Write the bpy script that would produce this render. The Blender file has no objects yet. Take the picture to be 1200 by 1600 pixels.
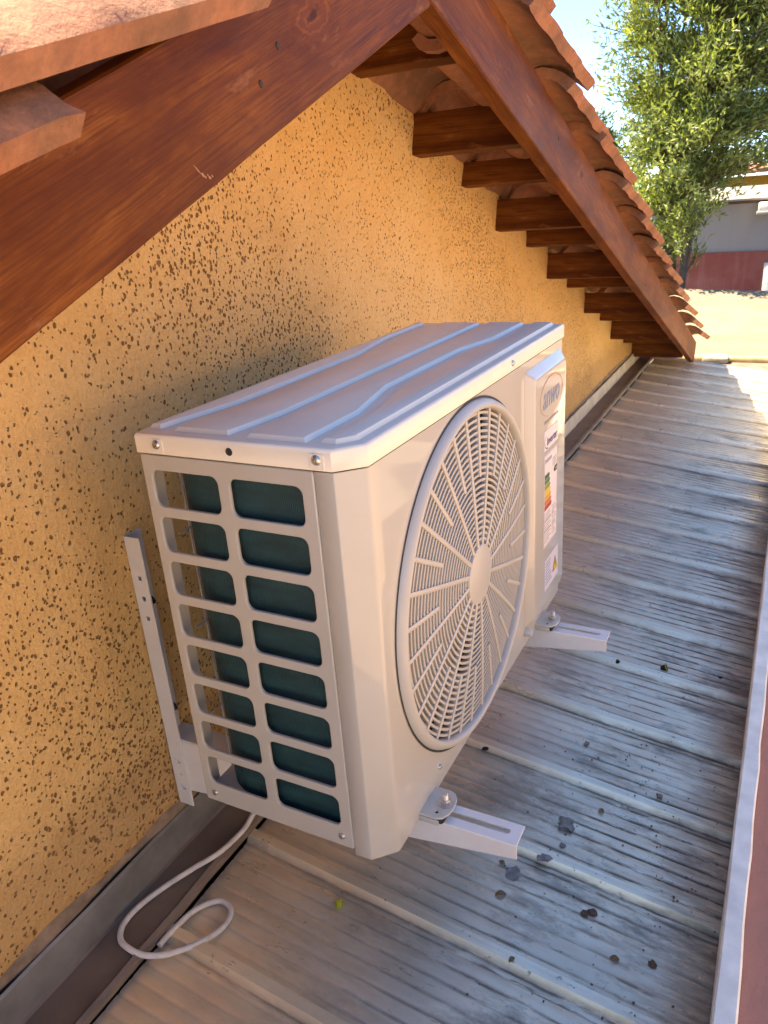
import bpy, bmesh, math, random
from mathutils import Matrix, Vector
random.seed(7)
rnd = random.uniform
S = bpy.context.scene
COL = S.collection
RAD = math.radians

# ------------------------------------------------------------------ camera, sky, sun, exposure
cam_d = bpy.data.cameras.new('camera')
cam = bpy.data.objects.new('camera', cam_d)
COL.objects.link(cam)
S.camera = cam
cam_d.sensor_fit = 'HORIZONTAL'
cam_d.sensor_width = 36.0
cam_d.lens = 36.0 * 1196.4 / 1200.0
cam_d.clip_start = 0.02
cam_d.clip_end = 3000.0
ax = Vector((0.88787201, 0.45482615, -0.06940077))
ay = Vector((0.11281493, -0.3614533, -0.92554001))
az = Vector((-0.44604493, 0.81393162, -0.37223545))
cam.matrix_world = Matrix(((ax.x, -ay.x, -az.x, 0.68151), (ax.y, -ay.y, -az.y, -0.64661),
                           (ax.z, -ay.z, -az.z, 0.78696), (0, 0, 0, 1)))
cam_d.dof.use_dof = True
cam_d.dof.focus_distance = 1.15
cam_d.dof.aperture_fstop = 22.0

SUN_EL = RAD(56.0)          # light travels towards +x, over the roof behind the wall
SUN_AZ = RAD(182.0)         # direction of the sun seen from above, counted from +x
world = bpy.data.worlds.new('World')
S.world = world
world.use_nodes = True
wn, wl = world.node_tree.nodes, world.node_tree.links
for n in list(wn):
    wn.remove(n)
wo = wn.new('ShaderNodeOutputWorld')
wb = wn.new('ShaderNodeBackground')
sky = wn.new('ShaderNodeTexSky')
sky.sky_type = 'NISHITA'
sky.sun_disc = False
sky.sun_elevation = SUN_EL
sky.sun_rotation = RAD(90.0) - SUN_AZ
sky.altitude = 4000.0
sky.air_density = 1.1
sky.dust_density = 0.0
sky.ozone_density = 10.0
wl.new(sky.outputs[0], wb.inputs[0])
wb.inputs[1].default_value = 0.12
wl.new(wb.outputs[0], wo.inputs[0])

sun_d = bpy.data.lights.new('sun', 'SUN')
sun_d.energy = 5.0
sun_d.angle = RAD(0.53)
sun_d.color = (1.0, 0.90, 0.75)
sun = bpy.data.objects.new('sun', sun_d)
COL.objects.link(sun)
sd = Vector((math.cos(SUN_AZ) * math.cos(SUN_EL), math.sin(SUN_AZ) * math.cos(SUN_EL), math.sin(SUN_EL)))
sun.rotation_euler = sd.to_track_quat('Z', 'Y').to_euler()
sun.location = sd * 20

S.view_settings.view_transform = 'Standard'
S.view_settings.look = 'None'
S.view_settings.gamma = 1.0
S.view_settings.use_curve_mapping = False
S.view_settings.exposure = 2.38
S.view_settings.use_white_balance = True
S.view_settings.white_balance_temperature = 7900.0

# ------------------------------------------------------------------ helpers
def tag(o, label=None, cat=None, group=None, kind=None):
    if label: o['label'] = label
    if cat: o['category'] = cat
    if group: o['group'] = group
    if kind: o['kind'] = kind
    return o

def link(o, parent=None):
    COL.objects.link(o)
    if parent is not None:
        o.parent = parent
    return o

def empty(name, loc=(0, 0, 0), parent=None):
    o = bpy.data.objects.new(name, None)
    o.location = loc
    o.empty_display_size = 0.1
    return link(o, parent)

def finish(name, me, mat, parent=None, smooth=35):
    if mat is not None:
        me.materials.clear()
        me.materials.append(mat)
    if smooth:
        me.shade_smooth()
        me.set_sharp_from_angle(angle=RAD(smooth))
    return link(bpy.data.objects.new(name, me), parent)

def bm_obj(name, bm, mat, parent=None, smooth=35):
    bmesh.ops.recalc_face_normals(bm, faces=bm.faces)
    me = bpy.data.meshes.new(name)
    bm.to_mesh(me)
    bm.free()
    return finish(name, me, mat, parent, smooth)

def py_obj(name, verts, faces, mat, parent=None, smooth=35):
    me = bpy.data.meshes.new(name)
    me.from_pydata(verts, [], faces)
    me.update()
    return finish(name, me, mat, parent, smooth)

def add_box(bm, lo, hi, bev=0.0, seg=2, M=None):
    vs = [bm.verts.new((x, y, z)) for x in (lo[0], hi[0]) for y in (lo[1], hi[1]) for z in (lo[2], hi[2])]
    fs = [bm.faces.new([vs[i] for i in f]) for f in
          ((0, 1, 3, 2), (4, 6, 7, 5), (0, 4, 5, 1), (2, 3, 7, 6), (0, 2, 6, 4), (1, 5, 7, 3))]
    ed = set(e for f in fs for e in f.edges)
    out = set(vs)
    if bev > 0:
        r = bmesh.ops.bevel(bm, geom=list(ed), offset=bev, segments=seg, profile=0.5, affect='EDGES')
        out = set(v for v in r['verts']) | set(v for v in vs if v.is_valid)
    if M is not None:
        bmesh.ops.transform(bm, matrix=M, verts=list(out))
    return bm

def box(name, lo, hi, mat, parent=None, bev=0.0, seg=2, M=None, smooth=35):
    return bm_obj(name, add_box(bmesh.new(), lo, hi, bev, seg, M), mat, parent, smooth)

def add_cyl(bm, p0, p1, r0, r1=None, n=16, cap=True):
    p0, p1 = Vector(p0), Vector(p1)
    r1 = r0 if r1 is None else r1
    q = (p1 - p0).normalized().to_track_quat('Z', 'Y')
    a = [bm.verts.new(p0 + q @ Vector((r0 * math.cos(t), r0 * math.sin(t), 0))) for t in (2 * math.pi * i / n for i in range(n))]
    b = [bm.verts.new(p1 + q @ Vector((r1 * math.cos(t), r1 * math.sin(t), 0))) for t in (2 * math.pi * i / n for i in range(n))]
    for i in range(n):
        j = (i + 1) % n
        bm.faces.new((a[i], a[j], b[j], b[i]))
    if cap:
        bm.faces.new(a[::-1])
        bm.faces.new(b)
    return bm

def cyl(name, p0, p1, r0, mat, parent=None, r1=None, n=16):
    return bm_obj(name, add_cyl(bmesh.new(), p0, p1, r0, r1, n), mat, parent)

def add_lathe(bm, prof, M=None, n=48):
    """prof: (r, h) pairs, turned about local z"""
    rings = []
    for r, h in prof:
        if r < 1e-6:
            rings.append([bm.verts.new((0, 0, h))])
        else:
            rings.append([bm.verts.new((r * math.cos(2 * math.pi * i / n), r * math.sin(2 * math.pi * i / n), h)) for i in range(n)])
    for a, b in zip(rings, rings[1:]):
        for i in range(n):
            j = (i + 1) % n
            if len(a) == 1 and len(b) == 1: continue
            if len(a) == 1: bm.faces.new((a[0], b[j], b[i]))
            elif len(b) == 1: bm.faces.new((a[i], a[j], b[0]))
            else: bm.faces.new((a[i], a[j], b[j], b[i]))
    if M is not None:
        bmesh.ops.transform(bm, matrix=M, verts=[v for r in rings for v in r])
    return bm

def add_tube(bm, pts, r, n=8, closed=False):
    pts = [Vector(p) for p in pts]
    rings = []
    up = Vector((0.13, 0.21, 0.97))
    N = len(pts)
    for i, p in enumerate(pts):
        a = pts[(i - 1) % N] if closed or i > 0 else p
        b = pts[(i + 1) % N] if closed or i < N - 1 else p
        t = (b - a).normalized()
        u = t.cross(up)
        if u.length < 1e-3: u = t.cross(Vector((1, 0, 0)))
        u.normalize()
        v = u.cross(t)
        rr = r[i] if isinstance(r, (list, tuple)) else r
        rings.append([bm.verts.new(p + rr * (math.cos(2 * math.pi * k / n) * u + math.sin(2 * math.pi * k / n) * v)) for k in range(n)])
    m = N if closed else N - 1
    for i in range(m):
        a, b = rings[i], rings[(i + 1) % N]
        for k in range(n):
            l = (k + 1) % n
            bm.faces.new((a[k], a[l], b[l], b[k]))
    if not closed:
        bm.faces.new(rings[0][::-1])
        bm.faces.new(rings[-1])
    return bm

def spline(pts, sub=10):
    pts = [Vector(p) for p in pts]
    out = []
    for i in range(len(pts) - 1):
        p0 = pts[max(i - 1, 0)]; p1 = pts[i]; p2 = pts[i + 1]; p3 = pts[min(i + 2, len(pts) - 1)]
        for k in range(sub):
            t = k / sub
            out.append(0.5 * ((2 * p1) + (p2 - p0) * t + (2 * p0 - 5 * p1 + 4 * p2 - p3) * t * t + (3 * p1 - p0 - 3 * p2 + p3) * t ** 3))
    out.append(pts[-1])
    return out

def rrect(x0, y0, x1, y1, r, n=5):
    o = []
    for cx, cy, a0 in ((x1 - r, y1 - r, 0), (x0 + r, y1 - r, 90), (x0 + r, y0 + r, 180), (x1 - r, y0 + r, 270)):
        for k in range(n + 1):
            a = RAD(a0 + 90 * k / n)
            o.append((cx + r * math.cos(a), cy + r * math.sin(a)))
    return o

def circ(cx, cy, r, n=32):
    return [(cx + r * math.cos(2 * math.pi * i / n), cy + r * math.sin(2 * math.pi * i / n)) for i in range(n)]

def plate_mesh(loops, thick, M, bev=0.0):
    cu = bpy.data.curves.new('tmp_plate', 'CURVE')
    cu.dimensions = '2D'
    cu.fill_mode = 'BOTH'
    cu.extrude = max(thick / 2 - bev, 0)
    cu.bevel_depth = bev
    cu.bevel_resolution = 1
    cu.offset = -bev
    for lp in loops:
        sp = cu.splines.new('POLY')
        sp.points.add(len(lp) - 1)
        for p, q in zip(sp.points, lp):
            p.co = (q[0], q[1], 0, 1)
        sp.use_cyclic_u = True
    ob = bpy.data.objects.new('tmp_plate', cu)
    COL.objects.link(ob)
    dg = bpy.context.evaluated_depsgraph_get()
    me = bpy.data.meshes.new_from_object(ob.evaluated_get(dg))
    bpy.data.objects.remove(ob)
    bpy.data.curves.remove(cu)
    me.transform(M)
    return me

def plate(name, loops, thick, M, mat, parent=None, bev=0.0, smooth=35):
    me = plate_mesh(loops, thick, M, bev)
    me.name = name
    return finish(name, me, mat, parent, smooth)

def basis(o, X, Y, Z):
    return Matrix(((X[0], Y[0], Z[0], o[0]), (X[1], Y[1], Z[1], o[1]), (X[2], Y[2], Z[2], o[2]), (0, 0, 0, 1)))

def text(name, body, size, M, mat, parent, shear=0.0, thick=0.0001, xs=1.0, bold=0.0):
    cu = bpy.data.curves.new('tmp_text', 'FONT')
    cu.body = body
    cu.size = size
    cu.shear = shear
    cu.extrude = thick
    cu.offset = bold
    cu.align_x = 'CENTER'
    cu.align_y = 'CENTER'
    ob = bpy.data.objects.new('tmp_text', cu)
    COL.objects.link(ob)
    dg = bpy.context.evaluated_depsgraph_get()
    me = bpy.data.meshes.new_from_object(ob.evaluated_get(dg))
    bpy.data.objects.remove(ob)
    bpy.data.curves.remove(cu)
    me.transform(M @ Matrix.Scale(xs, 4, (1, 0, 0)))
    me.name = name
    return finish(name, me, mat, parent, 0)

def copy_tree(o, parent=None):
    c = o.copy()
    COL.objects.link(c)
    c.parent = parent
    for ch in list(o.children):
        copy_tree(ch, c)
    return c

# ------------------------------------------------------------------ materials
class NT:
    def __init__(s, name):
        s.m = bpy.data.materials.new(name)
        s.m.use_nodes = True
        s.t = s.m.node_tree
        s.b = s.t.nodes['Principled BSDF']
        s.tc = None
    def node(s, k, **kw):
        n = s.t.nodes.new(k)
        for a, v in kw.items(): setattr(n, a, v)
        return n
    def put(s, sock, v):
        if hasattr(v, 'is_linked') or isinstance(v, bpy.types.NodeSocket): s.t.links.new(v, sock)
        else: sock.default_value = v
    def obj(s):
        if s.tc is None: s.tc = s.node('ShaderNodeTexCoord')
        return s.tc.outputs['Object']
    def map(s, scale=(1, 1, 1), loc=(0, 0, 0), rot=(0, 0, 0), src=None):
        n = s.node('ShaderNodeMapping')
        s.put(n.inputs[0], src or s.obj())
        n.inputs['Location'].default_value = loc
        n.inputs['Rotation'].default_value = rot
        n.inputs['Scale'].default_value = scale
        return n.outputs[0]
    def noise(s, scale, detail=4, rough=0.55, vec=None, dist=0.0, col=False):
        n = s.node('ShaderNodeTexNoise')
        s.put(n.inputs['Vector'], vec or s.obj())
        n.inputs['Scale'].default_value = scale
        n.inputs['Detail'].default_value = detail
        n.inputs['Roughness'].default_value = rough
        n.inputs['Distortion'].default_value = dist
        return n.outputs[1 if col else 0]
    def voro(s, scale, vec=None, feature='F1', out=0, rand=1.0):
        n = s.node('ShaderNodeTexVoronoi', feature=feature)
        s.put(n.inputs['Vector'], vec or s.obj())
        n.inputs['Scale'].default_value = scale
        n.inputs['Randomness'].default_value = rand
        return n.outputs[out]
    def ramp(s, v, stops, interp='LINEAR'):
        n = s.node('ShaderNodeValToRGB')
        s.put(n.inputs[0], v)
        cr = n.color_ramp
        cr.interpolation = interp
        while len(cr.elements) < len(stops): cr.elements.new(0.5)
        for e, (p, c) in zip(cr.elements, stops):
            e.position = p
            e.color = (c, c, c, 1) if isinstance(c, (int, float)) else (c[0], c[1], c[2], 1)
        return n.outputs[0]
    def math(s, op, a, b=0.0, c=0.0, clamp=False):
        n = s.node('ShaderNodeMath', operation=op)
        n.use_clamp = clamp
        s.put(n.inputs[0], a); s.put(n.inputs[1], b)
        if len(n.inputs) > 2: s.put(n.inputs[2], c)
        return n.outputs[0]
    def mix(s, f, a, b, mode='MIX'):
        n = s.node('ShaderNodeMix', data_type='RGBA', blend_type=mode)
        s.put(n.inputs[0], f)
        for i, v in ((6, a), (7, b)):
            if isinstance(v, tuple) and len(v) == 3: v = (v[0], v[1], v[2], 1)
            s.put(n.inputs[i], v)
        return n.outputs[2]
    def sep(s, v=None):
        n = s.node('ShaderNodeSeparateXYZ')
        s.put(n.inputs[0], v or s.obj())
        return n.outputs
    def bump(s, h, strength=0.3, dist=0.01, prev=None):
        n = s.node('ShaderNodeBump')
        n.inputs['Strength'].default_value = strength
        n.inputs['Distance'].default_value = dist
        s.put(n.inputs['Height'], h)
        if prev is not None: s.put(n.inputs['Normal'], prev)
        s.put(s.b.inputs['Normal'], n.outputs[0])
        return n.outputs[0]
    def set(s, col=None, rough=None, metal=None, coat=None, coat_r=None, spec=None):
        for k, v in (('Base Color', col), ('Roughness', rough), ('Metallic', metal), ('Coat Weight', coat),
                     ('Coat Roughness', coat_r), ('Specular IOR Level', spec)):
            if v is None: continue
            if isinstance(v, tuple) and len(v) == 3: v = (v[0], v[1], v[2], 1)
            s.put(s.b.inputs[k], v)
        return s.m

def m_plain(name, col, rough=0.5, metal=0.0, var=0.12, scale=30, coat=0.0, bump=0.0):
    t = NT(name)
    n = t.noise(scale, 5)
    f = t.ramp(n, [(0.3, 1 - var), (0.7, 1 + var * 0.4)])
    c = t.mix(1.0, col, f, 'MULTIPLY')
    r = t.math('MULTIPLY_ADD', n, 0.2, rough - 0.1, clamp=True)
    if bump: t.bump(n, bump, 0.002)
    return t.set(c, r, metal, coat, 0.1)

def m_paint(name, col, rough=0.3, coat=0.35, dirt=0.25):
    """factory powder paint: nearly even, faint orange peel, some dust"""
    t = NT(name)
    d = t.noise(9, 7, 0.65)
    sp = t.ramp(t.noise(160, 2), [(0.70, 0.0), (0.78, 1.0)])
    f = t.math('MULTIPLY', t.ramp(d, [(0.45, 0.0), (0.75, 1.0)]), dirt)
    f = t.math('ADD', f, t.math('MULTIPLY', sp, dirt * 0.25), clamp=True)
    c = t.mix(f, col, (col[0] * 0.62, col[1] * 0.57, col[2] * 0.5))
    r = t.math('MULTIPLY_ADD', d, 0.16, rough - 0.08)
    t.bump(t.noise(300, 2), 0.02, 0.0005)
    return t.set(c, r, 0.0, coat, 0.025)

def m_wood(name, knot=None, dark=1.0):
    t = NT(name)
    warp = t.noise(3.0, 3, 0.5, t.map((1.0, 4, 4)), col=True)
    v = t.map((1.3, 22, 22))
    va = t.node('ShaderNodeVectorMath', operation='MULTIPLY_ADD')
    t.put(va.inputs[0], warp); va.inputs[1].default_value = (0.3, 2.2, 2.2); t.put(va.inputs[2], v)
    vec = va.outputs[0]
    grain = t.noise(1.6, 8, 0.62, vec)
    fine = t.noise(1.0, 6, 0.68, t.map((7, 320, 320)))
    big = t.noise(2.6, 4, 0.6, t.map((1, 3.0, 3.0)))
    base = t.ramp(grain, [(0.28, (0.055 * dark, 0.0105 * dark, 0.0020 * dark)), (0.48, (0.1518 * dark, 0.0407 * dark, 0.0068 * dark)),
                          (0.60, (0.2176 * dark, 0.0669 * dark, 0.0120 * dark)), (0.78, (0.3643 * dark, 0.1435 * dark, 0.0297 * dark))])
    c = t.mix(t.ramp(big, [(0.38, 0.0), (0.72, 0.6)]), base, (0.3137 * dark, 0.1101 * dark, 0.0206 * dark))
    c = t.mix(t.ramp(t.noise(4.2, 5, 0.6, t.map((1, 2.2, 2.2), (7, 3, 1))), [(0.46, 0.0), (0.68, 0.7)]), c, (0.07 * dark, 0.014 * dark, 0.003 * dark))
    c = t.mix(t.math('MULTIPLY', t.ramp(fine, [(0.38, 1.0), (0.55, 0.0)]), 0.6), c, (0.07 * dark, 0.017 * dark, 0.007 * dark))
    scuff = t.math('MULTIPLY', t.ramp(t.noise(5, 6, 0.75, t.map((1.5, 5, 5), (3, 1, 2))), [(0.60, 0.0), (0.70, 1.0)]), 0.30)
    c = t.mix(scuff, c, (0.46, 0.22, 0.10))
    if knot:
        for kx, ky, kr in knot:
            s = t.node('ShaderNodeVectorMath', operation='DISTANCE')
            t.put(s.inputs[0], t.map((0.55, 1.0, 0.0)))
            s.inputs[1].default_value = (kx * 0.55, ky, 0.0)
            dd = t.math('ADD', s.outputs[1], t.math('MULTIPLY', t.math('SUBTRACT', t.noise(30, 4, 0.6), 0.5), kr * 1.6))
            ringf = t.math('SINE', t.math('MULTIPLY', t.math('ADD', dd, t.math('MULTIPLY', grain, 0.02)), 520.0))
            kc = t.mix(t.ramp(ringf, [(0.0, 0.0), (1.0, 1.0)]), (0.17, 0.045, 0.010), (0.30, 0.095, 0.022))
            kc = t.mix(t.ramp(dd, [(kr * 0.02, 1.0), (kr * 0.30, 0.0)]), kc, (0.04, 0.010, 0.003))
            c = t.mix(t.ramp(dd, [(kr * 0.35, 0.7), (kr * 1.25, 0.0)]), c, kc)
    t.bump(t.math('ADD', grain, t.math('MULTIPLY', fine, 0.6)), 0.22, 0.004)
    return t.set(c, t.math('MULTIPLY_ADD', grain, 0.25, 0.42), 0.0, 0.0, 0.25, 0.12)

def m_stucco(name):
    t = NT(name)
    big = t.noise(1.4, 4, 0.6)
    mid = t.noise(11, 6, 0.65)
    fine = t.noise(190, 4, 0.6)
    # warped coordinates so that the pits are ragged
    w = t.node('ShaderNodeVectorMath', operation='MULTIPLY_ADD')
    t.put(w.inputs[0], t.noise(75, 3, 0.6, col=True)); w.inputs[1].default_value = (0.008, 0.008, 0.008)
    t.put(w.inputs[2], t.map((1, 1.0, 0.82), rot=(0.5, 0, 0)))
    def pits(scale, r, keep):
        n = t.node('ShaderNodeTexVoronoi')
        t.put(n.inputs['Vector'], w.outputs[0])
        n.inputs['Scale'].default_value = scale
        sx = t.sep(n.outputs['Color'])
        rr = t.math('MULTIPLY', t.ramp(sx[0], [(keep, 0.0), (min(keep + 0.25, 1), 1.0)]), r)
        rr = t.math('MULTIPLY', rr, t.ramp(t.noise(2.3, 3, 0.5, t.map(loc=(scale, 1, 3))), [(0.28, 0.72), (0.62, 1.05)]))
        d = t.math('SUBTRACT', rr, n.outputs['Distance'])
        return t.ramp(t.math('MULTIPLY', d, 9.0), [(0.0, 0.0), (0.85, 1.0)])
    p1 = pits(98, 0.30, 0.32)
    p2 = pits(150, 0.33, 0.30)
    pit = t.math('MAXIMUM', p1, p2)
    c = t.ramp(t.math('ADD', t.math('MULTIPLY', big, 0.6), t.math('MULTIPLY', mid, 0.4)),
               [(0.3, (0.68, 0.415, 0.15)), (0.5, (0.78, 0.50, 0.20)), (0.72, (0.82, 0.565, 0.26))])
    c = t.mix(t.math('MULTIPLY', t.ramp(fine, [(0.3, 1.0), (0.55, 0.0)]), 0.25), c, (0.42, 0.19, 0.05))
    c = t.mix(t.math('MULTIPLY', pit, 0.86), c, (0.19, 0.082, 0.022))  # dark brown painted in for the dirt and shade of real holes
    # splash dirt along the foot of the wall
    z = t.sep()[2]
    foot = t.math('MULTIPLY', t.ramp(t.math('ADD', z, t.math('MULTIPLY', mid, 0.12)), [(0.0, 1.0), (0.10, 0.0)]), 0.45)
    c = t.mix(foot, c, (0.30, 0.16, 0.07))
    gr = t.noise(48, 5, 0.6)
    h = t.math('ADD', t.math('MULTIPLY', mid, 0.55), t.math('ADD', t.math('MULTIPLY', fine, 0.20), t.math('MULTIPLY', gr, 0.45)))
    h = t.math('SUBTRACT', h, t.math('MULTIPLY', pit, 0.8))
    t.bump(h, 0.9, 0.011)
    return t.set(c, 0.88, 0.0, spec=0.25)

def m_tile(name):
    t = NT(name)
    oi = t.node('ShaderNodeObjectInfo')
    n1 = t.noise(9, 6, 0.65)
    n2 = t.noise(120, 5, 0.7)
    c = t.ramp(n1, [(0.3, (0.27, 0.10, 0.045)), (0.5, (0.43, 0.17, 0.078)), (0.7, (0.54, 0.25, 0.13))])
    c = t.mix(t.math('MULTIPLY', t.ramp(n2, [(0.35, 1.0), (0.55, 0.0)]), 0.45), c, (0.24, 0.085, 0.045))
    c = t.mix(t.math('MULTIPLY', oi.outputs['Random'], 0.35), c, (0.62, 0.33, 0.21))
    c = t.mix(t.math('MULTIPLY', t.ramp(t.noise(4, 7, 0.7), [(0.42, 0.0), (0.60, 1.0)]), 0.75), c, (0.14, 0.085, 0.055))
    t.bump(t.math('ADD', t.math('MULTIPLY', n2, 0.8), t.math('MULTIPLY', t.noise(55, 6, 0.7), 1.0)), 0.45, 0.005)
    return t.set(c, 0.85, 0.0, spec=0.3)

def m_sheet(name):
    """weathered galvanised sheet: ribs painted lighter for sky sheen, shade line painted at their near foot, dust film on the flats, dirt lines in the grooves down the fall (x)"""
    t = NT(name)
    xyz = t.sep()
    x, y = xyz[0], xyz[1]
    wob = t.math('MULTIPLY', t.math('SUBTRACT', t.noise(3.0, 4, 0.6), 0.5), 0.010)
    yw = t.math('ADD', t.math('ADD', y, wob), 10.0 * 0.219 + 0.054)
    gl = t.math('ABSOLUTE', t.math('SUBTRACT', t.math('FRACT', t.math('ADD', t.math('DIVIDE', yw, 0.027375), 0.5)), 0.5))
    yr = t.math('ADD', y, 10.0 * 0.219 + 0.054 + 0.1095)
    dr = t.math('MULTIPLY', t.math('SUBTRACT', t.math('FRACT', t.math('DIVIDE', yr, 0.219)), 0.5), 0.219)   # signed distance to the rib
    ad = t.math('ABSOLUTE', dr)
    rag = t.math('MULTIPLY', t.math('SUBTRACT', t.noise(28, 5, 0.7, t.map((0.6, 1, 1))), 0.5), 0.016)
    rib = t.ramp(t.math('ADD', ad, t.math('MULTIPLY', rag, 0.6)), [(0.012, 1.0), (0.017, 0.0)])  # lighter band painted on the ribs for their sky reflection
    foot = t.ramp(t.math('ABSOLUTE', t.math('ADD', t.math('ADD', dr, t.math('MULTIPLY', rag, 0.5)), 0.0172)), [(0.0012, 1.0), (0.0050, 0.0)])  # painted shade line along the near foot of each rib
    streak = t.noise(1.0, 7, 0.70, t.map((13, 95, 1)))
    patch = t.noise(3.2, 5, 0.62, t.map((0.8, 1.5, 1)))
    pt = t.ramp(patch, [(0.38, 0.0), (0.54, 1.0)])
    low = t.ramp(t.math('ADD', x, t.math('MULTIPLY', t.noise(2.2, 4), 0.35)), [(0.20, 0.15), (0.66, 1.0)])
    speck = t.noise(75, 5, 0.7)
    off_rib = t.math('SUBTRACT', 1.0, t.math('MULTIPLY', rib, 0.85))
    groove = t.math('MULTIPLY', t.ramp(t.math('ADD', gl, t.math('MULTIPLY', rag, 6.0)), [(0.02, 1.0), (0.17, 0.0)]), t.ramp(streak, [(0.40, 0.0), (0.50, 1.0)]))
    groove = t.math('MULTIPLY', t.math('MULTIPLY', groove, t.math('MULTIPLY_ADD', pt, 0.96, 0.04)), off_rib)
    film = t.math('MULTIPLY', t.math('MULTIPLY', t.ramp(streak, [(0.40, 0.0), (0.70, 1.0)]), t.math('MULTIPLY_ADD', pt, 0.75, 0.25)), off_rib)
    base = t.ramp(t.noise(26, 5, 0.6), [(0.3, (0.86, 0.74, 0.53)), (0.7, (0.96, 0.84, 0.62))])
    base = t.mix(t.math('MULTIPLY', t.ramp(t.noise(1.7, 3), [(0.4, 0.0), (0.7, 1.0)]), 0.35), base, (0.68, 0.575, 0.44))
    base = t.mix(t.math('MULTIPLY', off_rib, 0.30), base, (0.70, 0.58, 0.40))
    base = t.mix(t.math('MULTIPLY', t.ramp(t.noise(5.5, 6, 0.65, t.map((0.6, 1.2, 1), (4, 2, 0))), [(0.42, 0.0), (0.66, 1.0)]), t.math('MULTIPLY', off_rib, 0.45)), base, (0.48, 0.40, 0.31))
    c = t.mix(t.math('MULTIPLY', film, 0.20), base, (0.32, 0.25, 0.18))
    c = t.mix(t.math('MULTIPLY', t.math('MULTIPLY', groove, low), 0.95), c, (0.05, 0.040, 0.032))
    foot_shade = t.math('MULTIPLY', t.math('MULTIPLY', foot, t.ramp(streak, [(0.36, 0.0), (0.52, 1.0)])), t.math('MULTIPLY_ADD', low, 0.6, 0.3))
    c = t.mix(foot_shade, c, (0.06, 0.047, 0.037))
    c = t.mix(t.math('MULTIPLY', t.ramp(speck, [(0.63, 0.0), (0.69, 1.0)]), t.math('MULTIPLY', low, 0.7)), c, (0.08, 0.055, 0.04))
    blot = t.math('MULTIPLY', t.math('MULTIPLY', t.ramp(t.noise(7, 7, 0.72, t.map((0.7, 1.6, 1), (1, 9, 0))), [(0.52, 0.0), (0.64, 1.0)]), low), off_rib)
    c = t.mix(t.math('MULTIPLY', blot, 0.65), c, (0.15, 0.105, 0.075))
    edge = t.ramp(t.math('ADD', x, t.math('MULTIPLY', t.math('SUBTRACT', streak, 0.5), 0.30)), [(0.56, 0.0), (0.71, 0.7)])
    c = t.mix(edge, c, (0.085, 0.066, 0.05))
    dirt = t.math('MAXIMUM', groove, t.math('MULTIPLY', film, 0.8), clamp=True)
    r = t.math('MULTIPLY_ADD', dirt, 0.32, t.math('MULTIPLY_ADD', t.noise(12, 4), 0.2, 0.19), clamp=True)
    met = t.math('MULTIPLY_ADD', dirt, -0.45, 0.55, clamp=True)
    t.bump(t.math('ADD', t.noise(8, 3), t.math('MULTIPLY', speck, 0.25)), 0.12, 0.01)
    return t.set(c, r, met)

def m_leaf(name, c1, c2):
    t = NT(name)
    oi = t.noise(3.5, 3)
    r = t.node('ShaderNodeNewGeometry')
    f = t.math('ADD', t.math('MULTIPLY', r.outputs['Random Per Island'], 0.65), t.math('MULTIPLY', oi, 0.35))
    c = t.ramp(f, [(0.15, c1), (0.75, c2)])
    t.set(c, 0.42, 0.0, spec=0.5)
    tr = t.node('ShaderNodeBsdfTranslucent')
    t.put(tr.inputs[0], t.mix(1.0, c, (1.3, 1.35, 0.7), 'MULTIPLY'))
    mx = t.node('ShaderNodeMixShader')
    mx.inputs[0].default_value = 0.35
    t.t.links.new(t.b.outputs[0], mx.inputs[1])
    t.t.links.new(tr.outputs[0], mx.inputs[2])
    t.t.links.new(mx.outputs[0], t.t.nodes['Material Output'].inputs[0])
    return t.m

def m_wallpaint(name, col, dirt=(0.25, 0.2, 0.15), amt=0.4):
    t = NT(name)
    n = t.noise(1.8, 7, 0.65)
    st = t.noise(1.0, 6, 0.65, t.map((9, 9, 0.8)))
    f = t.math('MULTIPLY', t.math('ADD', t.ramp(n, [(0.45, 0.0), (0.75, 1.0)]), t.ramp(st, [(0.5, 0.0), (0.75, 0.6)]), clamp=True), amt)
    t.bump(t.noise(60, 5), 0.3, 0.01)
    return t.set(t.mix(f, col, dirt), 0.85)

def m_coil(name):
    t = NT(name)
    z = t.sep()[2]
    fin = t.math('FRACT', t.math('MULTIPLY', z, 48.0))
    band = t.ramp(t.math('ABSOLUTE', t.math('SUBTRACT', fin, 0.5)), [(0.35, 0.0), (0.5, 1.0)])
    n = t.noise(14, 5, 0.6, t.map((1, 1, 4)))
    c = t.ramp(n, [(0.3, (0.004, 0.030, 0.036)), (0.7, (0.013, 0.078, 0.088))])
    c = t.mix(t.math('MULTIPLY', band, 0.4), c, (0.008, 0.04, 0.05))
    fi = t.math('SINE', t.math('MULTIPLY', t.math('ADD', t.sep()[0], t.sep()[1]), 2400.0))
    t.bump(fi, 0.35, 0.0015)
    return t.set(c, 0.5, 0.25)

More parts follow.
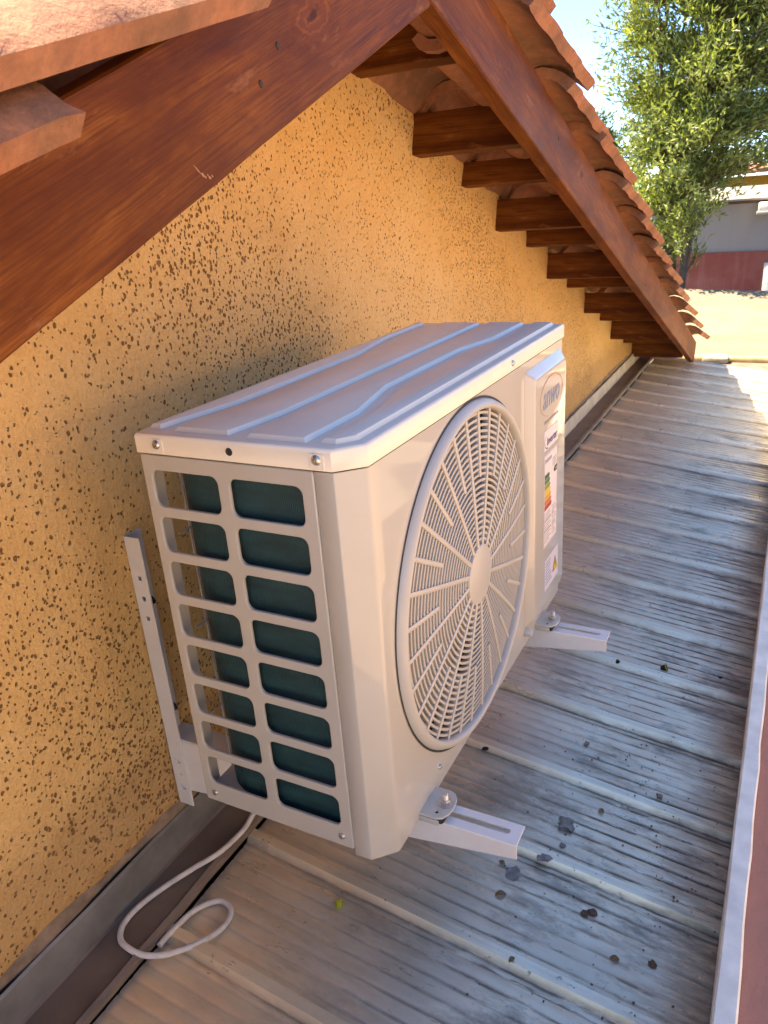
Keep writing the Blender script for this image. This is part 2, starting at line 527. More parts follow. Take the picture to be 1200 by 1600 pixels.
STUCCO = m_stucco('ochre_pitted_stucco')
WALL_RAW = m_plain('bare_render', (0.27, 0.20, 0.14), 0.9, 0, 0.4, 40, bump=0.5)
TILE = m_tile('terracotta_tile')
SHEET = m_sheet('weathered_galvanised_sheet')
WOOD = m_wood('stained_wood')
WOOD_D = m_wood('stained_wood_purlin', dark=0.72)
FLASH = m_plain('galvanised_flashing', (0.26, 0.26, 0.25), 0.5, 0.35, 0.35, 14, bump=0.15)
FLASH_B = m_plain('dusty_brown_flashing', (0.235, 0.185, 0.145), 0.55, 0.25, 0.3, 11, bump=0.12)
FLASH_C = m_plain('cream_flashing', (0.55, 0.50, 0.42), 0.6, 0.05, 0.3, 12, bump=0.15)
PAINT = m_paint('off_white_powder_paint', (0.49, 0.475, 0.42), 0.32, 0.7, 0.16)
PAINT_LIT = m_paint('off_white_paint_lit', (0.86, 0.80, 0.66), 0.36, 0.0, 0.2)  # lighter copy of the body paint; light from above put into its colour
GRILLE = m_paint('off_white_grille_plastic', (0.49, 0.47, 0.42), 0.4, 0.15, 0.1)
BRACKET = m_paint('white_bracket_paint', (0.76, 0.75, 0.72), 0.35, 0.2, 0.25)
STEEL = m_plain('zinc_plated_steel', (0.62, 0.62, 0.60), 0.3, 0.9, 0.2, 90)
BLACK = m_plain('black_rubber', (0.012, 0.012, 0.013), 0.6)
DARK = m_plain('dark_inside', (0.03, 0.03, 0.033), 0.7)
FANM = m_plain('grey_fan_plastic', (0.10, 0.10, 0.105), 0.5)
COIL = m_coil('teal_coil_fins')
CABLE = m_plain('white_pvc_cable', (0.70, 0.67, 0.62), 0.45, 0, 0.2, 60)
GREYP = m_plain('grey_plastic', (0.36, 0.37, 0.40), 0.5)
COPING = m_plain('white_painted_coping', (0.86, 0.83, 0.70), 0.5, 0.1, 0.22, 24, bump=0.2)
TERRA = m_wallpaint('terracotta_paint', (0.52, 0.22, 0.14), (0.33, 0.17, 0.12))
NAIL = m_plain('rusty_nail', (0.06, 0.04, 0.03), 0.7, 0.4)

# ------------------------------------------------------------------ ground and the roof we look down on
XW = -0.18                 # face of the ochre wall
FALL = 0.13                # fall of the metal roof away from the wall
def floor_z(x): return -0.25 - FALL * (x - XW)
GZ = -3.1

gm = m_wallpaint('dry_ground', (0.24, 0.21, 0.17), (0.14, 0.13, 0.10), 0.7)
py_obj('ground', [(-900, -900, GZ), (900, -900, GZ), (900, 900, GZ), (-900, 900, GZ)], [(0, 1, 2, 3)], gm, None, 0)['kind'] = 'structure'

PITCH = 0.219
Y0 = -0.054
def sheet_profile(y):
    u = ((y - Y0) / PITCH) % 1.0
    d = min(u, 1 - u) * PITCH
    h = 0.0
    if d < 0.0085: h = 0.013
    elif d < 0.0150: h = 0.013 * (0.0150 - d) / 0.0065
    elif d > 0.020:
        w = ((y - Y0) / 0.027375 + 0.5) % 1.0 - 0.5
        h = -0.0015 * max(0.0, 1 - abs(w) / 0.165)
    return h
metal_roof = empty('metal_roof')
metal_roof['kind'] = 'structure'
k = -12
XS = [-0.087 + 0.792 * i / 14 for i in range(15)]
while Y0 + PITCH * k < 4.6:
    ya = Y0 + PITCH * k - 0.016
    yb = min(ya + 4 * PITCH + 0.032, 4.66)
    brk = [-0.0150, -0.0085, 0.0, 0.0085, 0.0150]
    for g_ in range(1, 8):
        c_ = 0.027375 * g_ - 0.0136875 + 0.0136875
        brk += [c_ + 0.0136875 * e_ for e_ in (-0.33, -0.2, 0.0, 0.2, 0.33)]
    ys = []
    for kk in range(k - 1, k + 6):
        for b_ in brk:
            v_ = Y0 + PITCH * kk + b_
            if ya < v_ < yb: ys.append(v_)
    ys = sorted(set([ya, yb] + ys))
    ph1, ph2 = rnd(0, 6), rnd(0, 6)
    V, F = [], []
    lift = 0.0025 if ((k // 4) % 2) else 0.0
    for i, xx in enumerate(XS):
        for yy in ys:
            und = 0.0020 * math.sin(xx * 7 + ph1 + yy * 2.1) + 0.0012 * math.sin(xx * 17 + yy * 9 + ph2)
            V.append((xx, yy, floor_z(xx) + sheet_profile(yy) + lift + und * 0.35))
    n = len(ys)
    for i in range(len(XS) - 1):
        for j in range(n - 1):
            F.append((i * n + j, (i + 1) * n + j, (i + 1) * n + j + 1, i * n + j + 1))
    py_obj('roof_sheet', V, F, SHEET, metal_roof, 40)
    k += 4

# body of the annex below that roof
annex = empty('annex_building')
tag(annex, 'lower building under the grey metal roof beside the ochre gable wall', 'building')
box('wall', (-0.17, -2.9, GZ), (0.685, 4.6, -0.40), m_wallpaint('annex_wall', (0.5, 0.4, 0.28)), annex)
box('ceiling_board', (-0.17, -2.9, -0.398), (0.685, 4.6, -0.385), WOOD_D, annex)

# ------------------------------------------------------------------ the gable house
house = empty('gable_house', (XW, 0.59, -0.16))
tag(house, 'ochre stucco gable house with red stained barge boards and terracotta roof tiles', 'house')
HOFF = Vector(house.location)
def hp(o):                       # keep world coordinates while parented to the house
    o.parent = house
    o.matrix_parent_inverse = Matrix.Translation(-HOFF)
    return o

AY, AZ = 0.59, 1.225             # wall apex
SLR, SLL = -0.345, 0.424
def wall_top(y): return AZ + (SLR * (y - AY) if y > AY else SLL * (y - AY))
V, F = [], []
NYW = 150
ys = [-2.70 + (4.55 + 2.70) * i / NYW for i in range(NYW + 1)]
NZ = 26
random.seed(3)
for y in ys:
    top = max(wall_top(y) + rnd(-0.012, 0.006), -0.15)
    bot = -0.163 + rnd(-0.004, 0.006)
    for j in range(NZ + 1):
        f = j / NZ
        z = bot + (top - bot) * f
        edge = max(0, 1 - (top - z) / 0.10) if top > 0 else 0
        V.append((XW + 0.006 * math.sin(y * 3.1 + z * 2.3) * 0.6 + 0.010 * edge * rnd(-0.4, 1), y, z))
for i in range(NYW):
    for j in range(NZ):
        a = i * (NZ + 1) + j
        F.append((a, a + NZ + 1, a + NZ + 2, a + 1))
nb = len(V)
for y in ys:                     # rear face, so that the wall has thickness
    V.append((XW - 0.2, y, max(wall_top(y), -0.15)))
    V.append((XW - 0.2, y, -0.3))
for i in range(NYW):
    a, b = nb + 2 * i, nb + 2 * i + 2
    F.append((a + 1, a, b, b + 1))
    t0, t1 = i * (NZ + 1) + NZ, (i + 1) * (NZ + 1) + NZ
    F.append((t0, t1, b, a))
    F.append((i * (NZ + 1), a + 1, b + 1, (i + 1) * (NZ + 1)))
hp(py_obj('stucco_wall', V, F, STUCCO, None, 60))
hp(box('wall_base', (XW - 0.19, -2.7, GZ), (XW - 0.012, 4.5, -0.161), WALL_RAW, None))
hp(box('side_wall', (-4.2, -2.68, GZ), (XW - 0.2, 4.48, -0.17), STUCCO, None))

# purlins: alternate deep and shallow timbers carried out over the wall
PY = [(0.945, 0.085), (1.223, 0.090), (1.523, 0.060), (1.80, 0.090), (2.105, 0.055), (2.375, 0.092),
      (2.675, 0.058), (3.005, 0.090), (3.35, 0.058), (3.63, 0.095), (3.98, 0.058), (4.25, 0.09)]
random.seed(11)
def purlin(yc, top, hgt, sl, x1=0.116):
    a = math.atan(sl)
    w = 0.047
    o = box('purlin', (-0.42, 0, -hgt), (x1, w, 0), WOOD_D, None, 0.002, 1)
    o.data.transform(Matrix.Rotation(math.copysign(0.15, sl) * (1 if sl < 0 else 1) + rnd(-0.006, 0.006), 4, 'X'))
    o.location = (0, yc - 0.006, top)
    o.rotation_euler = (0, 0, rnd(-0.008, 0.008))
    hp(o)
for yc, hgt in PY:
    purlin(yc, 0.980 - 0.357 * (yc - 1.225) + (0.0 if hgt > 0.08 else 0.004) + (0.045 if yc < 1 else 0), hgt, SLR)
for q in range(9):
    yc = 0.20 - 0.30 * q
    purlin(yc, 0.692 + SLL * (yc + 0.265) + 0.118, 0.09 if q % 2 == 0 else 0.06, SLL)

# barge boards, local x along the board
D = 0.15
def barge(p_low0, p_low1, hgt, knots, name_len):
    p0, p1 = Vector(p_low0), Vector(p_low1)
    d = (p1 - p0)
    L = d.length
    d.normalize()
    up = Vector((0, -d.z, d.y))
    if up.z < 0: up = -up
    X, Y = d, up
    Z = X.cross(Y)
    bm = bmesh.new()
    t = 0.034
    z0, z1 = (0, t) if Z.x < 0 else (-t, 0)
    n = 40
    rings = []
    for i in range(n + 1):
        x = L * i / n
        e0, e1 = rnd(-0.0006, 0.0006), rnd(-0.0006, 0.0006)
        c = 0.0025
        ring = [(c, z0), (hgt - c, z0), (hgt, z0 + c), (hgt, z1 - c), (hgt - c, z1), (c, z1), (0, z1 - c), (0, z0 + c)]
        rings.append([bm.verts.new((x, yy + (e0 if yy < hgt / 2 else e1), zz)) for yy, zz in ring])
    for a, b in zip(rings, rings[1:]):
        for k2 in range(8):
            l = (k2 + 1) % 8
            bm.faces.new((a[k2], a[l], b[l], b[k2]))
    bm.faces.new(rings[0]); bm.faces.new(rings[-1][::-1])
    o = bm_obj('barge_board', bm, m_wood('barge_wood_' + name_len, knots))
    o.matrix_world = basis(p0, X, Y, Z)
    bpy.context.view_layer.update()
    return o
R0, R1 = (D, 0.572, 1.0655), (D, 4.58, -0.2905)
L0, L1 = (D, 0.588, 1.0545), (D, -2.55, 1.0545 - SLL * 3.138)
br = barge(R0, R1, 0.133, [(0.98, 0.075, 0.035), (2.3, 0.06, 0.02)], 'r'); hp(br)
bl = barge((L0[0] - 0.002, L0[1], L0[2]), (L1[0] - 0.002, L1[1], L1[2]), 0.131, [(0.335, 0.078, 0.026), (1.5, 0.05, 0.03)], 'l'); hp(bl)
# nails in the left board (px 690,60 / 740,133 / 40,250 in the photograph)
for y, z in ((0.165, 0.955), (0.125, 0.915), (-0.222, 0.842), (1.30, 0.90), (2.6, 0.42)):
    hp(bm_obj('nail_head', add_lathe(bmesh.new(), [(0.0, 0.0016), (0.0035, 0.0012), (0.0042, 0.0)], basis((D - (0.002 if y < 0.6 else 0), y, z), (0, 1, 0), (0, 0, 1), (1, 0, 0)), 14), NAIL))
# bare scratch on the left board
bm = bmesh.new()
scr = m_plain('bare_wood_scratch', (0.42, 0.22, 0.11), 0.8)
for a, b, w in (((-0.005, 0.8345), (0.004, 0.827), 0.0007), ((0.0045, 0.8275), (0.009, 0.8245), 0.0016), ((0.0095, 0.8250), (0.0115, 0.8230), 0.0011), ((0.0135, 0.8268), (0.0150, 0.8250), 0.0009), ((0.0150, 0.8240), (0.0190, 0.8228), 0.0015), ((0.0200, 0.8258), (0.0222, 0.8240), 0.0010)):
    p, q = Vector((D - 0.0012, a[0], a[1])), Vector((D - 0.0012, b[0], b[1]))
    nrm = (q - p).normalized().cross(Vector((1, 0, 0))) * w
    vs = [bm.verts.new(v) for v in (p - nrm * 0.3, p * 0.6 + q * 0.4 - nrm, q - nrm * 0.4, q + nrm * 0.6, p * 0.4 + q * 0.6 + nrm, p + nrm * 0.3)]
    bm.faces.new(vs)
hp(bm_obj('scratch_mark', bm, scr))

# terracotta S tiles: u across (world x), v down the slope, w up
PROF = [(0.0, 0.028), (0.012, 0.014), (0.03, 0.004), (0.055, 0.0), (0.08, 0.005), (0.098, 0.024), (0.112, 0.048), (0.130, 0.068),
        (0.153, 0.079), (0.176, 0.082), (0.198, 0.077), (0.216, 0.067), (0.231, 0.055), (0.240, 0.047)]
def tile_mesh(seed, thick=0.025, L=0.43):
    r = random.Random(seed)
    nv = 25
    npf = len(PROF)
    N = []
    for i, (u, w) in enumerate(PROF):
        a = PROF[max(i - 1, 0)]; b = PROF[min(i + 1, npf - 1)]
        tx, tw = b[0] - a[0], b[1] - a[1]
        l = math.hypot(tx, tw)
        N.append((-tw / l, tx / l))
    V, F = [], []
    for j in range(nv):
        v = L * j / (nv - 1)
        tap = 1.0 - 0.03 * (1 - j / (nv - 1))
        jv = [r.uniform(-0.003, 0.003) for _ in range(npf)] if j in (0, nv - 1) else [0] * npf
        for side in (0, 1):
            for i, (u, w) in enumerate(PROF):
                e = 0.0
                if i in (0, npf - 1): e = r.uniform(-0.0017, 0.0017) + 0.002 * math.sin(j * 0.8 + seed * 2) - (0.002 if side == 1 else 0)
                cut = 0.003 if j in (0, nv - 1) and side == 1 else 0.0
                V.append((u * tap + N[i][0] * thick * side * (1) + e, v + jv[i], w + N[i][1] * thick * side - cut))
    R = 2 * npf
    for j in range(nv - 1):
        for i in range(npf - 1):
            a = j * R + i
            F.append((a, a + R, a + R + 1, a + 1))
            b = a + npf
            F.append((b, b + 1, b + R + 1, b + R))
        a = j * R
        F.append((a, a + npf, a + npf + R, a + R))
        a = j * R + npf - 1
        F.append((a, a + R, a + R + npf, a + npf))
    for j, fl in ((0, False), (nv - 1, True)):
        for i in range(npf - 1):
            a = j * R + i
            f = (a, a + 1, a + npf + 1, a + npf)
            F.append(f[::-1] if fl else f)
    me = bpy.data.meshes.new('roof_tile')
    me.from_pydata(V, [], F)
    me.materials.append(TILE)
    bm = bmesh.new(); bm.from_mesh(me)
    bmesh.ops.recalc_face_normals(bm, faces=bm.faces)
    bm.to_mesh(me); bm.free()
    me.shade_smooth(); me.set_sharp_from_angle(angle=RAD(40))
    return me
TM = [tile_mesh(s) for s in range(4)]
random.seed(21)
VERGE = 0.198
def lay_tile(col, low_y, low_z, sl, sgn, extra=0.0):
    """tile whose pan underside at its lower end is at (low_y, low_z); sgn +1: slope falls to +y"""
    d = Vector((0, sgn, -abs(sl))).normalized()          # down slope
    tilt = 0.080 + extra + rnd(-0.010, 0.008) * (0 if extra else 1)
    up = Vector((0, -d.z * sgn, d.y * sgn))
    up = Vector((0, abs(d.z) * sgn, abs(d.y)))
    d2 = (d + up * tilt).normalized()
    up2 = Vector((0, abs(d2.z) * sgn if d2.z < 0 else -abs(d2.z) * sgn, abs(d2.y)))
    X = Vector((1, 0, 0))
    o = bpy.data.objects.new('roof_tile', random.choice(TM))
    COL.objects.link(o)
    x0 = VERGE - 0.240 - 0.2145 * col + (rnd(-0.006, 0.006))
    org = Vector((x0, low_y, low_z)) - d2 * 0.43
    o.matrix_world = basis(org, X, d2, up2) @ Matrix.Rotation(rnd(-0.012, 0.012), 4, 'Z')
    bpy.context.view_layer.layer_collection
    M = o.matrix_world.copy()
    o.parent = house
    o.matrix_parent_inverse = Matrix.Translation(-HOFF)
    o.matrix_basis = M
    return o
# right slope: lower ends of the courses, read off the photograph at the verge
RY = [0.70, 1.019, 1.331, 1.642, 1.935, 2.259, 2.590, 2.910, 3.245, 3.615, 3.990, 4.385, 4.79]
for c in range(10):
    for y in RY:
        lay_tile(c, y, 1.432 - 0.339 * y - 0.047 + 0.012, -0.339, 1)
# left slope
LY = [-0.34 - 0.345 * i for i in range(6)]
for c in range(10):
    lay_tile(c, 0.045, 0.985, SLL, -1)
    lay_tile(c, -0.075 - 0.235, 0.955 - 0.345 * 0.395 - 0.012, SLL, -1, 0.036)
    for y in LY:
        lay_tile(c, y - 0.24, 0.832 + SLL * (y - 0.24 + 0.263) - 0.034, SLL, -1)
# ridge caps, half barrels along the ridge
def ridge_mesh():
    V, F = [], []
    n = 12
    for j in range(5):
        x = 0.40 * j / 4
        for side in (0, 1):
            r = 0.115 + 0.012 * j / 4 - 0.016 * side
            for i in range(n + 1):
                a = math.pi * i / n
                V.append((x, r * math.cos(a), r * math.sin(a) * 0.8))
    R = 2 * (n + 1)
    for j in range(4):
        for i in range(n):
            a = j * R + i
            F.append((a, a + 1, a + R + 1, a + R)); b = a + n + 1
            F.append((b, b + R, b + R + 1, b + 1))
        for i in (0, n):
            a = j * R + i
            F.append((a, a + R, a + R + n + 1, a + n + 1))
    for j in (0, 4):
        for i in range(n):
            a = j * R + i
            F.append((a, a + 1, a + n + 2, a + n + 1))
    me = bpy.data.meshes.new('ridge_tile')
    me.from_pydata(V, [], F)
    me.materials.append(TILE)
    bm = bmesh.new(); bm.from_mesh(me); bmesh.ops.recalc_face_normals(bm, faces=bm.faces); bm.to_mesh(me); bm.free()
    me.shade_smooth(); me.set_sharp_from_angle(angle=RAD(40))
    return me
RM = ridge_mesh()
for i in range(6):
    o = bpy.data.objects.new('ridge_tile', RM)
    COL.objects.link(o)
    hp(o)
    o.location = (VERGE - 0.40 - 0.36 * i, 0.50, 1.222)
    o.rotation_euler = (0, -0.03, rnd(-0.01, 0.01))

# ------------------------------------------------------------------ flashing along the foot of the wall
flash = empty('wall_flashing', (XW, 0, -0.25))
tag(flash, 'folded metal flashing running along the foot of the ochre wall', 'flashing')
def strip(name, prof, y0, y1, mat, parent, n=40, wob=0.0015, t=0.0015):
    V, F = [], []
    m = len(prof)
    for i in range(n + 1):
        y = y0 + (y1 - y0) * i / n
        a, b = rnd(-wob, wob), rnd(-wob, wob)
        for (x, z) in prof: V.append((x + a, y, z + b))
        for (x, z) in prof: V.append((x + a - t, y, z + b - t))
    for i in range(n):
        for j in range(m - 1):
            p = i * 2 * m + j; q = (i + 1) * 2 * m + j
            F.append((p, p + 1, q + 1, q))
            F.append((p + m, q + m, q + m + 1, p + m + 1))
        p = i * 2 * m; q = (i + 1) * 2 * m
        F.append((p, q, q + m, p + m))
        F.append((p + m - 1, p + 2 * m - 1, q + 2 * m - 1, q + m - 1))
    o = py_obj(name, V, F, mat, None, 25)
    o.parent = parent
    o.matrix_parent_inverse = Matrix.Translation(-Vector(parent.location))
    return o
random.seed(5)
fz = floor_z(-0.09) + 0.018
strip('render_groove', [(XW - 0.006, -0.150), (XW + 0.001, -0.162), (XW + 0.0025, -0.176)], -2.7, 4.4, WALL_RAW, flash, 160, 0.003)
YS = 1.72
strip('upstand_strip', [(XW + 0.008, -0.172), (XW + 0.012, -0.176), (XW + 0.016, -0.240)], -2.7, YS, FLASH, flash, 60)
strip('flat_strip', [(XW + 0.014, -0.232), (XW + 0.020, -0.236), (-0.098, fz + 0.006), (-0.090, fz + 0.012), (-0.084, fz + 0.008), (-0.083, fz - 0.004)], -2.7, YS + 0.04, FLASH_B, flash, 60)
strip('upstand_strip', [(XW + 0.010, -0.172), (XW + 0.014, -0.174), (XW + 0.019, -0.240)], YS - 0.03, 4.45, FLASH_C, flash, 60)
strip('flat_strip', [(XW + 0.018, -0.231), (XW + 0.023, -0.233), (-0.096, fz + 0.010), (-0.089, fz + 0.016), (-0.082, fz + 0.012), (-0.081, fz)], YS, 4.45, FLASH_B, flash, 60)

# ------------------------------------------------------------------ parapet on the right
par = empty('parapet_wall', (0.69, 0, -0.3))
tag(par, 'terracotta parapet with pale metal coping along the right edge of metal roof', 'wall')
def pp(o):
    o.parent = par
    o.matrix_parent_inverse = Matrix.Translation(-Vector(par.location))
    return o
pp(box('wall_body', (0.694, -2.9, GZ), (0.760, 4.62, -0.102), TERRA))
V, F = [], []
random.seed(9)
n = 120
for i in range(n + 1):
    y = -2.9 + 7.5 * i / n
    a, b, c = rnd(-0.0009, 0.0009), rnd(-0.0012, 0.0012), rnd(-0.001, 0.001)
    pr = [(0.689 + a, -0.36), (0.689 + a, -0.092 + c), (0.6915 + a, -0.089 + c), (0.712 + b, -0.090 + c), (0.7145 + b, -0.092 + c), (0.7145 + b, -0.1005)]
    for x, z in pr: V.append((x, y, z))
for i in range(n):
    for j in range(5):
        p = i * 6 + j; q = p + 6
        F.append((p, p + 1, q + 1, q))
pp(py_obj('metal_coping', V, F, COPING, None, 30))

# ------------------------------------------------------------------ the outdoor unit
UW, UD, UH = 0.812, 0.297, 0.555
unit = empty('outdoor_unit', (0, 0, 0))
tag(unit, 'off-white air conditioner outdoor unit with round fan grille standing on wall brackets', 'air conditioner')
YZ = lambda x: basis((x, 0, 0), (0, 1, 0), (0, 0, 1), (1, 0, 0))      # plate in the y-z plane, facing +x
XZ = lambda y: basis((0, y, 0), (1, 0, 0), (0, 0, 1), (0, -1, 0))     # plate in the x-z plane, facing -y
XY = lambda z: basis((0, 0, z), (1, 0, 0), (0, 1, 0), (0, 0, 1))

def screw(parent, p, X, Y, Z, r=0.0055):
    bm = add_lathe(bmesh.new(), [(0.0, 0.0016), (r * 0.35, 0.0016), (r * 0.42, 0.0030), (r * 0.8, 0.0024), (r, 0.0008), (r, -0.001)], basis(p, X, Y, Z), 20)
    add_box(bm, (-r * 0.6, -r * 0.12, 0.0012), (r * 0.6, r * 0.12, 0.0033), 0, 1, basis(p, X, Y, Z) @ Matrix.Rotation(0.7, 4, 'Z'))
    return bm_obj('screw', bm, STEEL, parent, 40)

# side panel with 2 x 8 rounded openings
cut = []
PITZ = 0.0613
for rI in range(8):
    z0 = 0.0315 + PITZ * rI
    cut.append(rrect(0.0105, z0, 0.1105, z0 + 0.0475, 0.010))
    cut.append(rrect(0.1275, z0, 0.2275, z0 + 0.0475, 0.010))
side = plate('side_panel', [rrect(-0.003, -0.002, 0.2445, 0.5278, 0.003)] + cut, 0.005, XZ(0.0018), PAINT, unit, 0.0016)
box('rear_flange', (-0.003, 0.0044, 0.0), (-0.0015, 0.030, 0.529), PAINT, side)
for x, z in ((0.015, 0.0145), (0.228, 0.0155)):
    screw(side, (x, -0.0008, z), (1, 0, 0), (0, 0, 1), (0, -1, 0), 0.0048)

# front panel: flat face with round opening, chamfered corner, return on the side
FC = (0.321, 0.2625)
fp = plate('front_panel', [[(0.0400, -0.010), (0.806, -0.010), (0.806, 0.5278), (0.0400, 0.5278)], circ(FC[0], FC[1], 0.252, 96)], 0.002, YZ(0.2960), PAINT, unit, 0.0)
pth = [(0.2462, 0.0), (0.2685, 0.0), (0.2698, 0.0003), (0.2709, 0.0012), (0.2940, 0.0247), (0.2955, 0.0264), (0.2965, 0.0285), (0.2969, 0.0310), (0.2970, 0.0330), (0.2970, 0.0400)]
V, F = [], []
for x, y in pth:
    V += [(x, y, -0.010), (x, y, -0.0075), (x, y, 0.5278)]
for i in range(len(pth) - 1):
    for j in (0, 1):
        a = i * 3 + j
        F.append((a, a + 3, a + 4, a + 1))
nv = len(V)
for x, y in pth:                 # inner skin, gives the sheet its thickness
    V += [(x - 0.0015, y + 0.0015, -0.010), (x - 0.0015, y + 0.0015, 0.5278)]
for i in range(len(pth) - 1):
    a = nv + 2 * i
    F.append((a, a + 1, a + 3, a + 2))
    F.append((3 * i, nv + 2 * i, nv + 2 * i + 2, 3 * i + 3))
F.append((0, 1, 2, nv + 1, nv))
py_obj('corner_panel', V, F, PAINT, fp, 50)
box('far_return', (0.246, 0.8055, 0.0), (0.2965, 0.8075, 0.531), PAINT, fp)
box('bottom_lip', (0.272, 0.045, -0.009), (0.2945, 0.804, -0.0005), PAINT, fp)
screw(fp, (0.2975, 0.165, 0.022), (0, 1, 0), (0, 0, 1), (1, 0, 0), 0.004)
box('base_pan', (0.002, 0.006, 0.001), (0.270, 0.804, 0.018), PAINT, unit, 0.003)
plate('far_side_panel', [[(0.0, 0.0), (0.2455, 0.0), (0.2455, 0.531), (0.0, 0.531)]], 0.002, XZ(0.8065), PAINT, unit)
plate('rear_panel', [[(0.60, 0.0), (0.805, 0.0), (0.805, 0.531), (0.60, 0.531)]], 0.002, YZ(-0.001), PAINT, unit)
plate('partition_plate', [[(0.035, 0.018), (0.292, 0.018), (0.292, 0.529), (0.035, 0.529)]], 0.0015, XZ(0.60), GREYP, unit)

# lid with pressed raised pads
lo = [(-0.004, -0.0030), (0.2705, -0.0030), (0.2990, 0.0255), (0.2990, 0.8120), (-0.004, 0.8120)]
bm = bmesh.new()
def loop_at(pts, inset, z):
    cx = sum(p[0] for p in pts) / len(pts); cy = sum(p[1] for p in pts) / len(pts)
    # inset a convex polygon by edge offset
    out = []
    n = len(pts)
    for i in range(n):
        p0, p1, p2 = Vector(pts[i - 1]), Vector(pts[i]), Vector(pts[(i + 1) % n])
        d1, d2 = (p1 - p0).normalized(), (p2 - p1).normalized()
        n1, n2 = Vector((-d1.y, d1.x)), Vector((-d2.y, d2.x))
        b = (n1 + n2)
        b = b / (b.dot(n1))
        q = p1 + b * inset
        out.append((q.x, q.y, z))
    return out
levels = [(0.0100, 0.5302), (0.0003, 0.5302), (0.0, 0.5306), (0.0, 0.5500), (0.0008, 0.5528), (0.0024, 0.5546), (0.0048, 0.5553)]
rings = [[bm.verts.new(v) for v in loop_at(lo, i, z)] for i, z in levels]
for a, b in zip(rings, rings[1:]):
    for i in range(5):
        j = (i + 1) % 5
        bm.faces.new((a[i], a[j], b[j], b[i]))
bm.faces.new(rings[-1])
lid = bm_obj('lid', bm, PAINT_LIT, unit, 40)
plate('lid_gap_shade', [[(0.002, 0.004), (0.267, 0.004), (0.2935, 0.031), (0.2935, 0.804), (0.002, 0.804)]], 0.006, XY(0.5292), BLACK, unit)  # black plate added to stand in for the shade inside the lid gap
# raised pads: outline in (x, y), the right edge of each jogs sideways part of the way along
def pad(pts, h=0.0055, bw=0.0048):
    bm = bmesh.new()
    lev = [(0.0, 0.5555), (bw * 0.35, 0.5555 + h * 0.35), (bw * 0.75, 0.5555 + h * 0.85), (bw * 1.15, 0.5555 + h), (bw * 1.16, 0.5555 + h)]
    lev = lev[:4]
    rg = [[bm.verts.new(v) for v in loop_at(pts, i, z)] for i, z in lev]
    n = len(pts)
    for a, b in zip(rg, rg[1:]):
        for i in range(n):
            j = (i + 1) % n
            bm.faces.new((a[i], a[j], b[j], b[i]))
    bm.faces.new(rg[-1])
    bm_obj('raised_pad', bm, PAINT_LIT, lid, 30)
pad([(0.0035, 0.016), (0.022, 0.016), (0.044, 0.14), (0.044, 0.47), (0.020, 0.62), (0.020, 0.79), (0.0035, 0.79)])
pad([(0.046, 0.012), (0.126, 0.012), (0.138, 0.10), (0.138, 0.79), (0.058, 0.79), (0.058, 0.14)])
pad([(0.153, 0.010), (0.232, 0.010), (0.232, 0.13), (0.205, 0.26), (0.205, 0.52), (0.226, 0.63), (0.226, 0.795), (0.153, 0.795)])
pad([(0.248, 0.014), (0.268, 0.014), (0.284, 0.034), (0.284, 0.795), (0.243, 0.795), (0.243, 0.62), (0.222, 0.52), (0.222, 0.27), (0.248, 0.14)])
for x, z in ((0.030, 0.5425), (0.253, 0.5425)):
    plate('screw_tab', [rrect(x - 0.009, z - 0.011, x + 0.009, z + 0.007, 0.003)], 0.0012, XZ(-0.0036), PAINT_LIT, lid, 0.0004)
    screw(lid, (x, -0.0042, z), (1, 0, 0), (0, 0, 1), (0, -1, 0), 0.0058)
bm_obj('screw_hole', add_lathe(bmesh.new(), [(0.0, 0.0), (0.0032, 0.0), (0.0042, 0.0008), (0.0048, 0.0)], basis((0.137, -0.0032, 0.542), (1, 0, 0), (0, 0, 1), (0, -1, 0)), 18), DARK, lid)
screw(lid, (0.2993, 0.505, 0.5425), (0, 1, 0), (0, 0, 1), (1, 0, 0), 0.0048)

# fan guard
GM = basis((0.2965, FC[0], FC[1]), (0, 1, 0), (0, 0, 1), (1, 0, 0))
guard = bm_obj('fan_guard_rim', add_lathe(bmesh.new(), [(0.2475, -0.012), (0.2475, 0.006), (0.2485, 0.0105), (0.2515, 0.0125), (0.2555, 0.0115), (0.2595, 0.0075), (0.2622, 0.0018), (0.2625, -0.0015)], GM, 128), GRILLE, unit, 50)
bm_obj('rim_groove', add_lathe(bmesh.new(), [(0.2622, 0.0013), (0.2655, 0.0014)], GM, 128), DARK, guard)
def dome(r): return 0.009 * (1 - (r / 0.25) ** 2)
bm = bmesh.new()
r = 0.0545
while r < 0.2465:
    h = dome(r)
    w = 0.00190
    add_lathe(bm, [(r - w, h + 0.001), (r + w, h + 0.001), (r + w * 0.8, h - 0.0085), (r - w * 0.8, h - 0.0085), (r - w, h + 0.001)], GM, 112)
    r += 0.0089
bm_obj('fan_guard_rings', bm, GRILLE, guard, 40)
NSP = 32
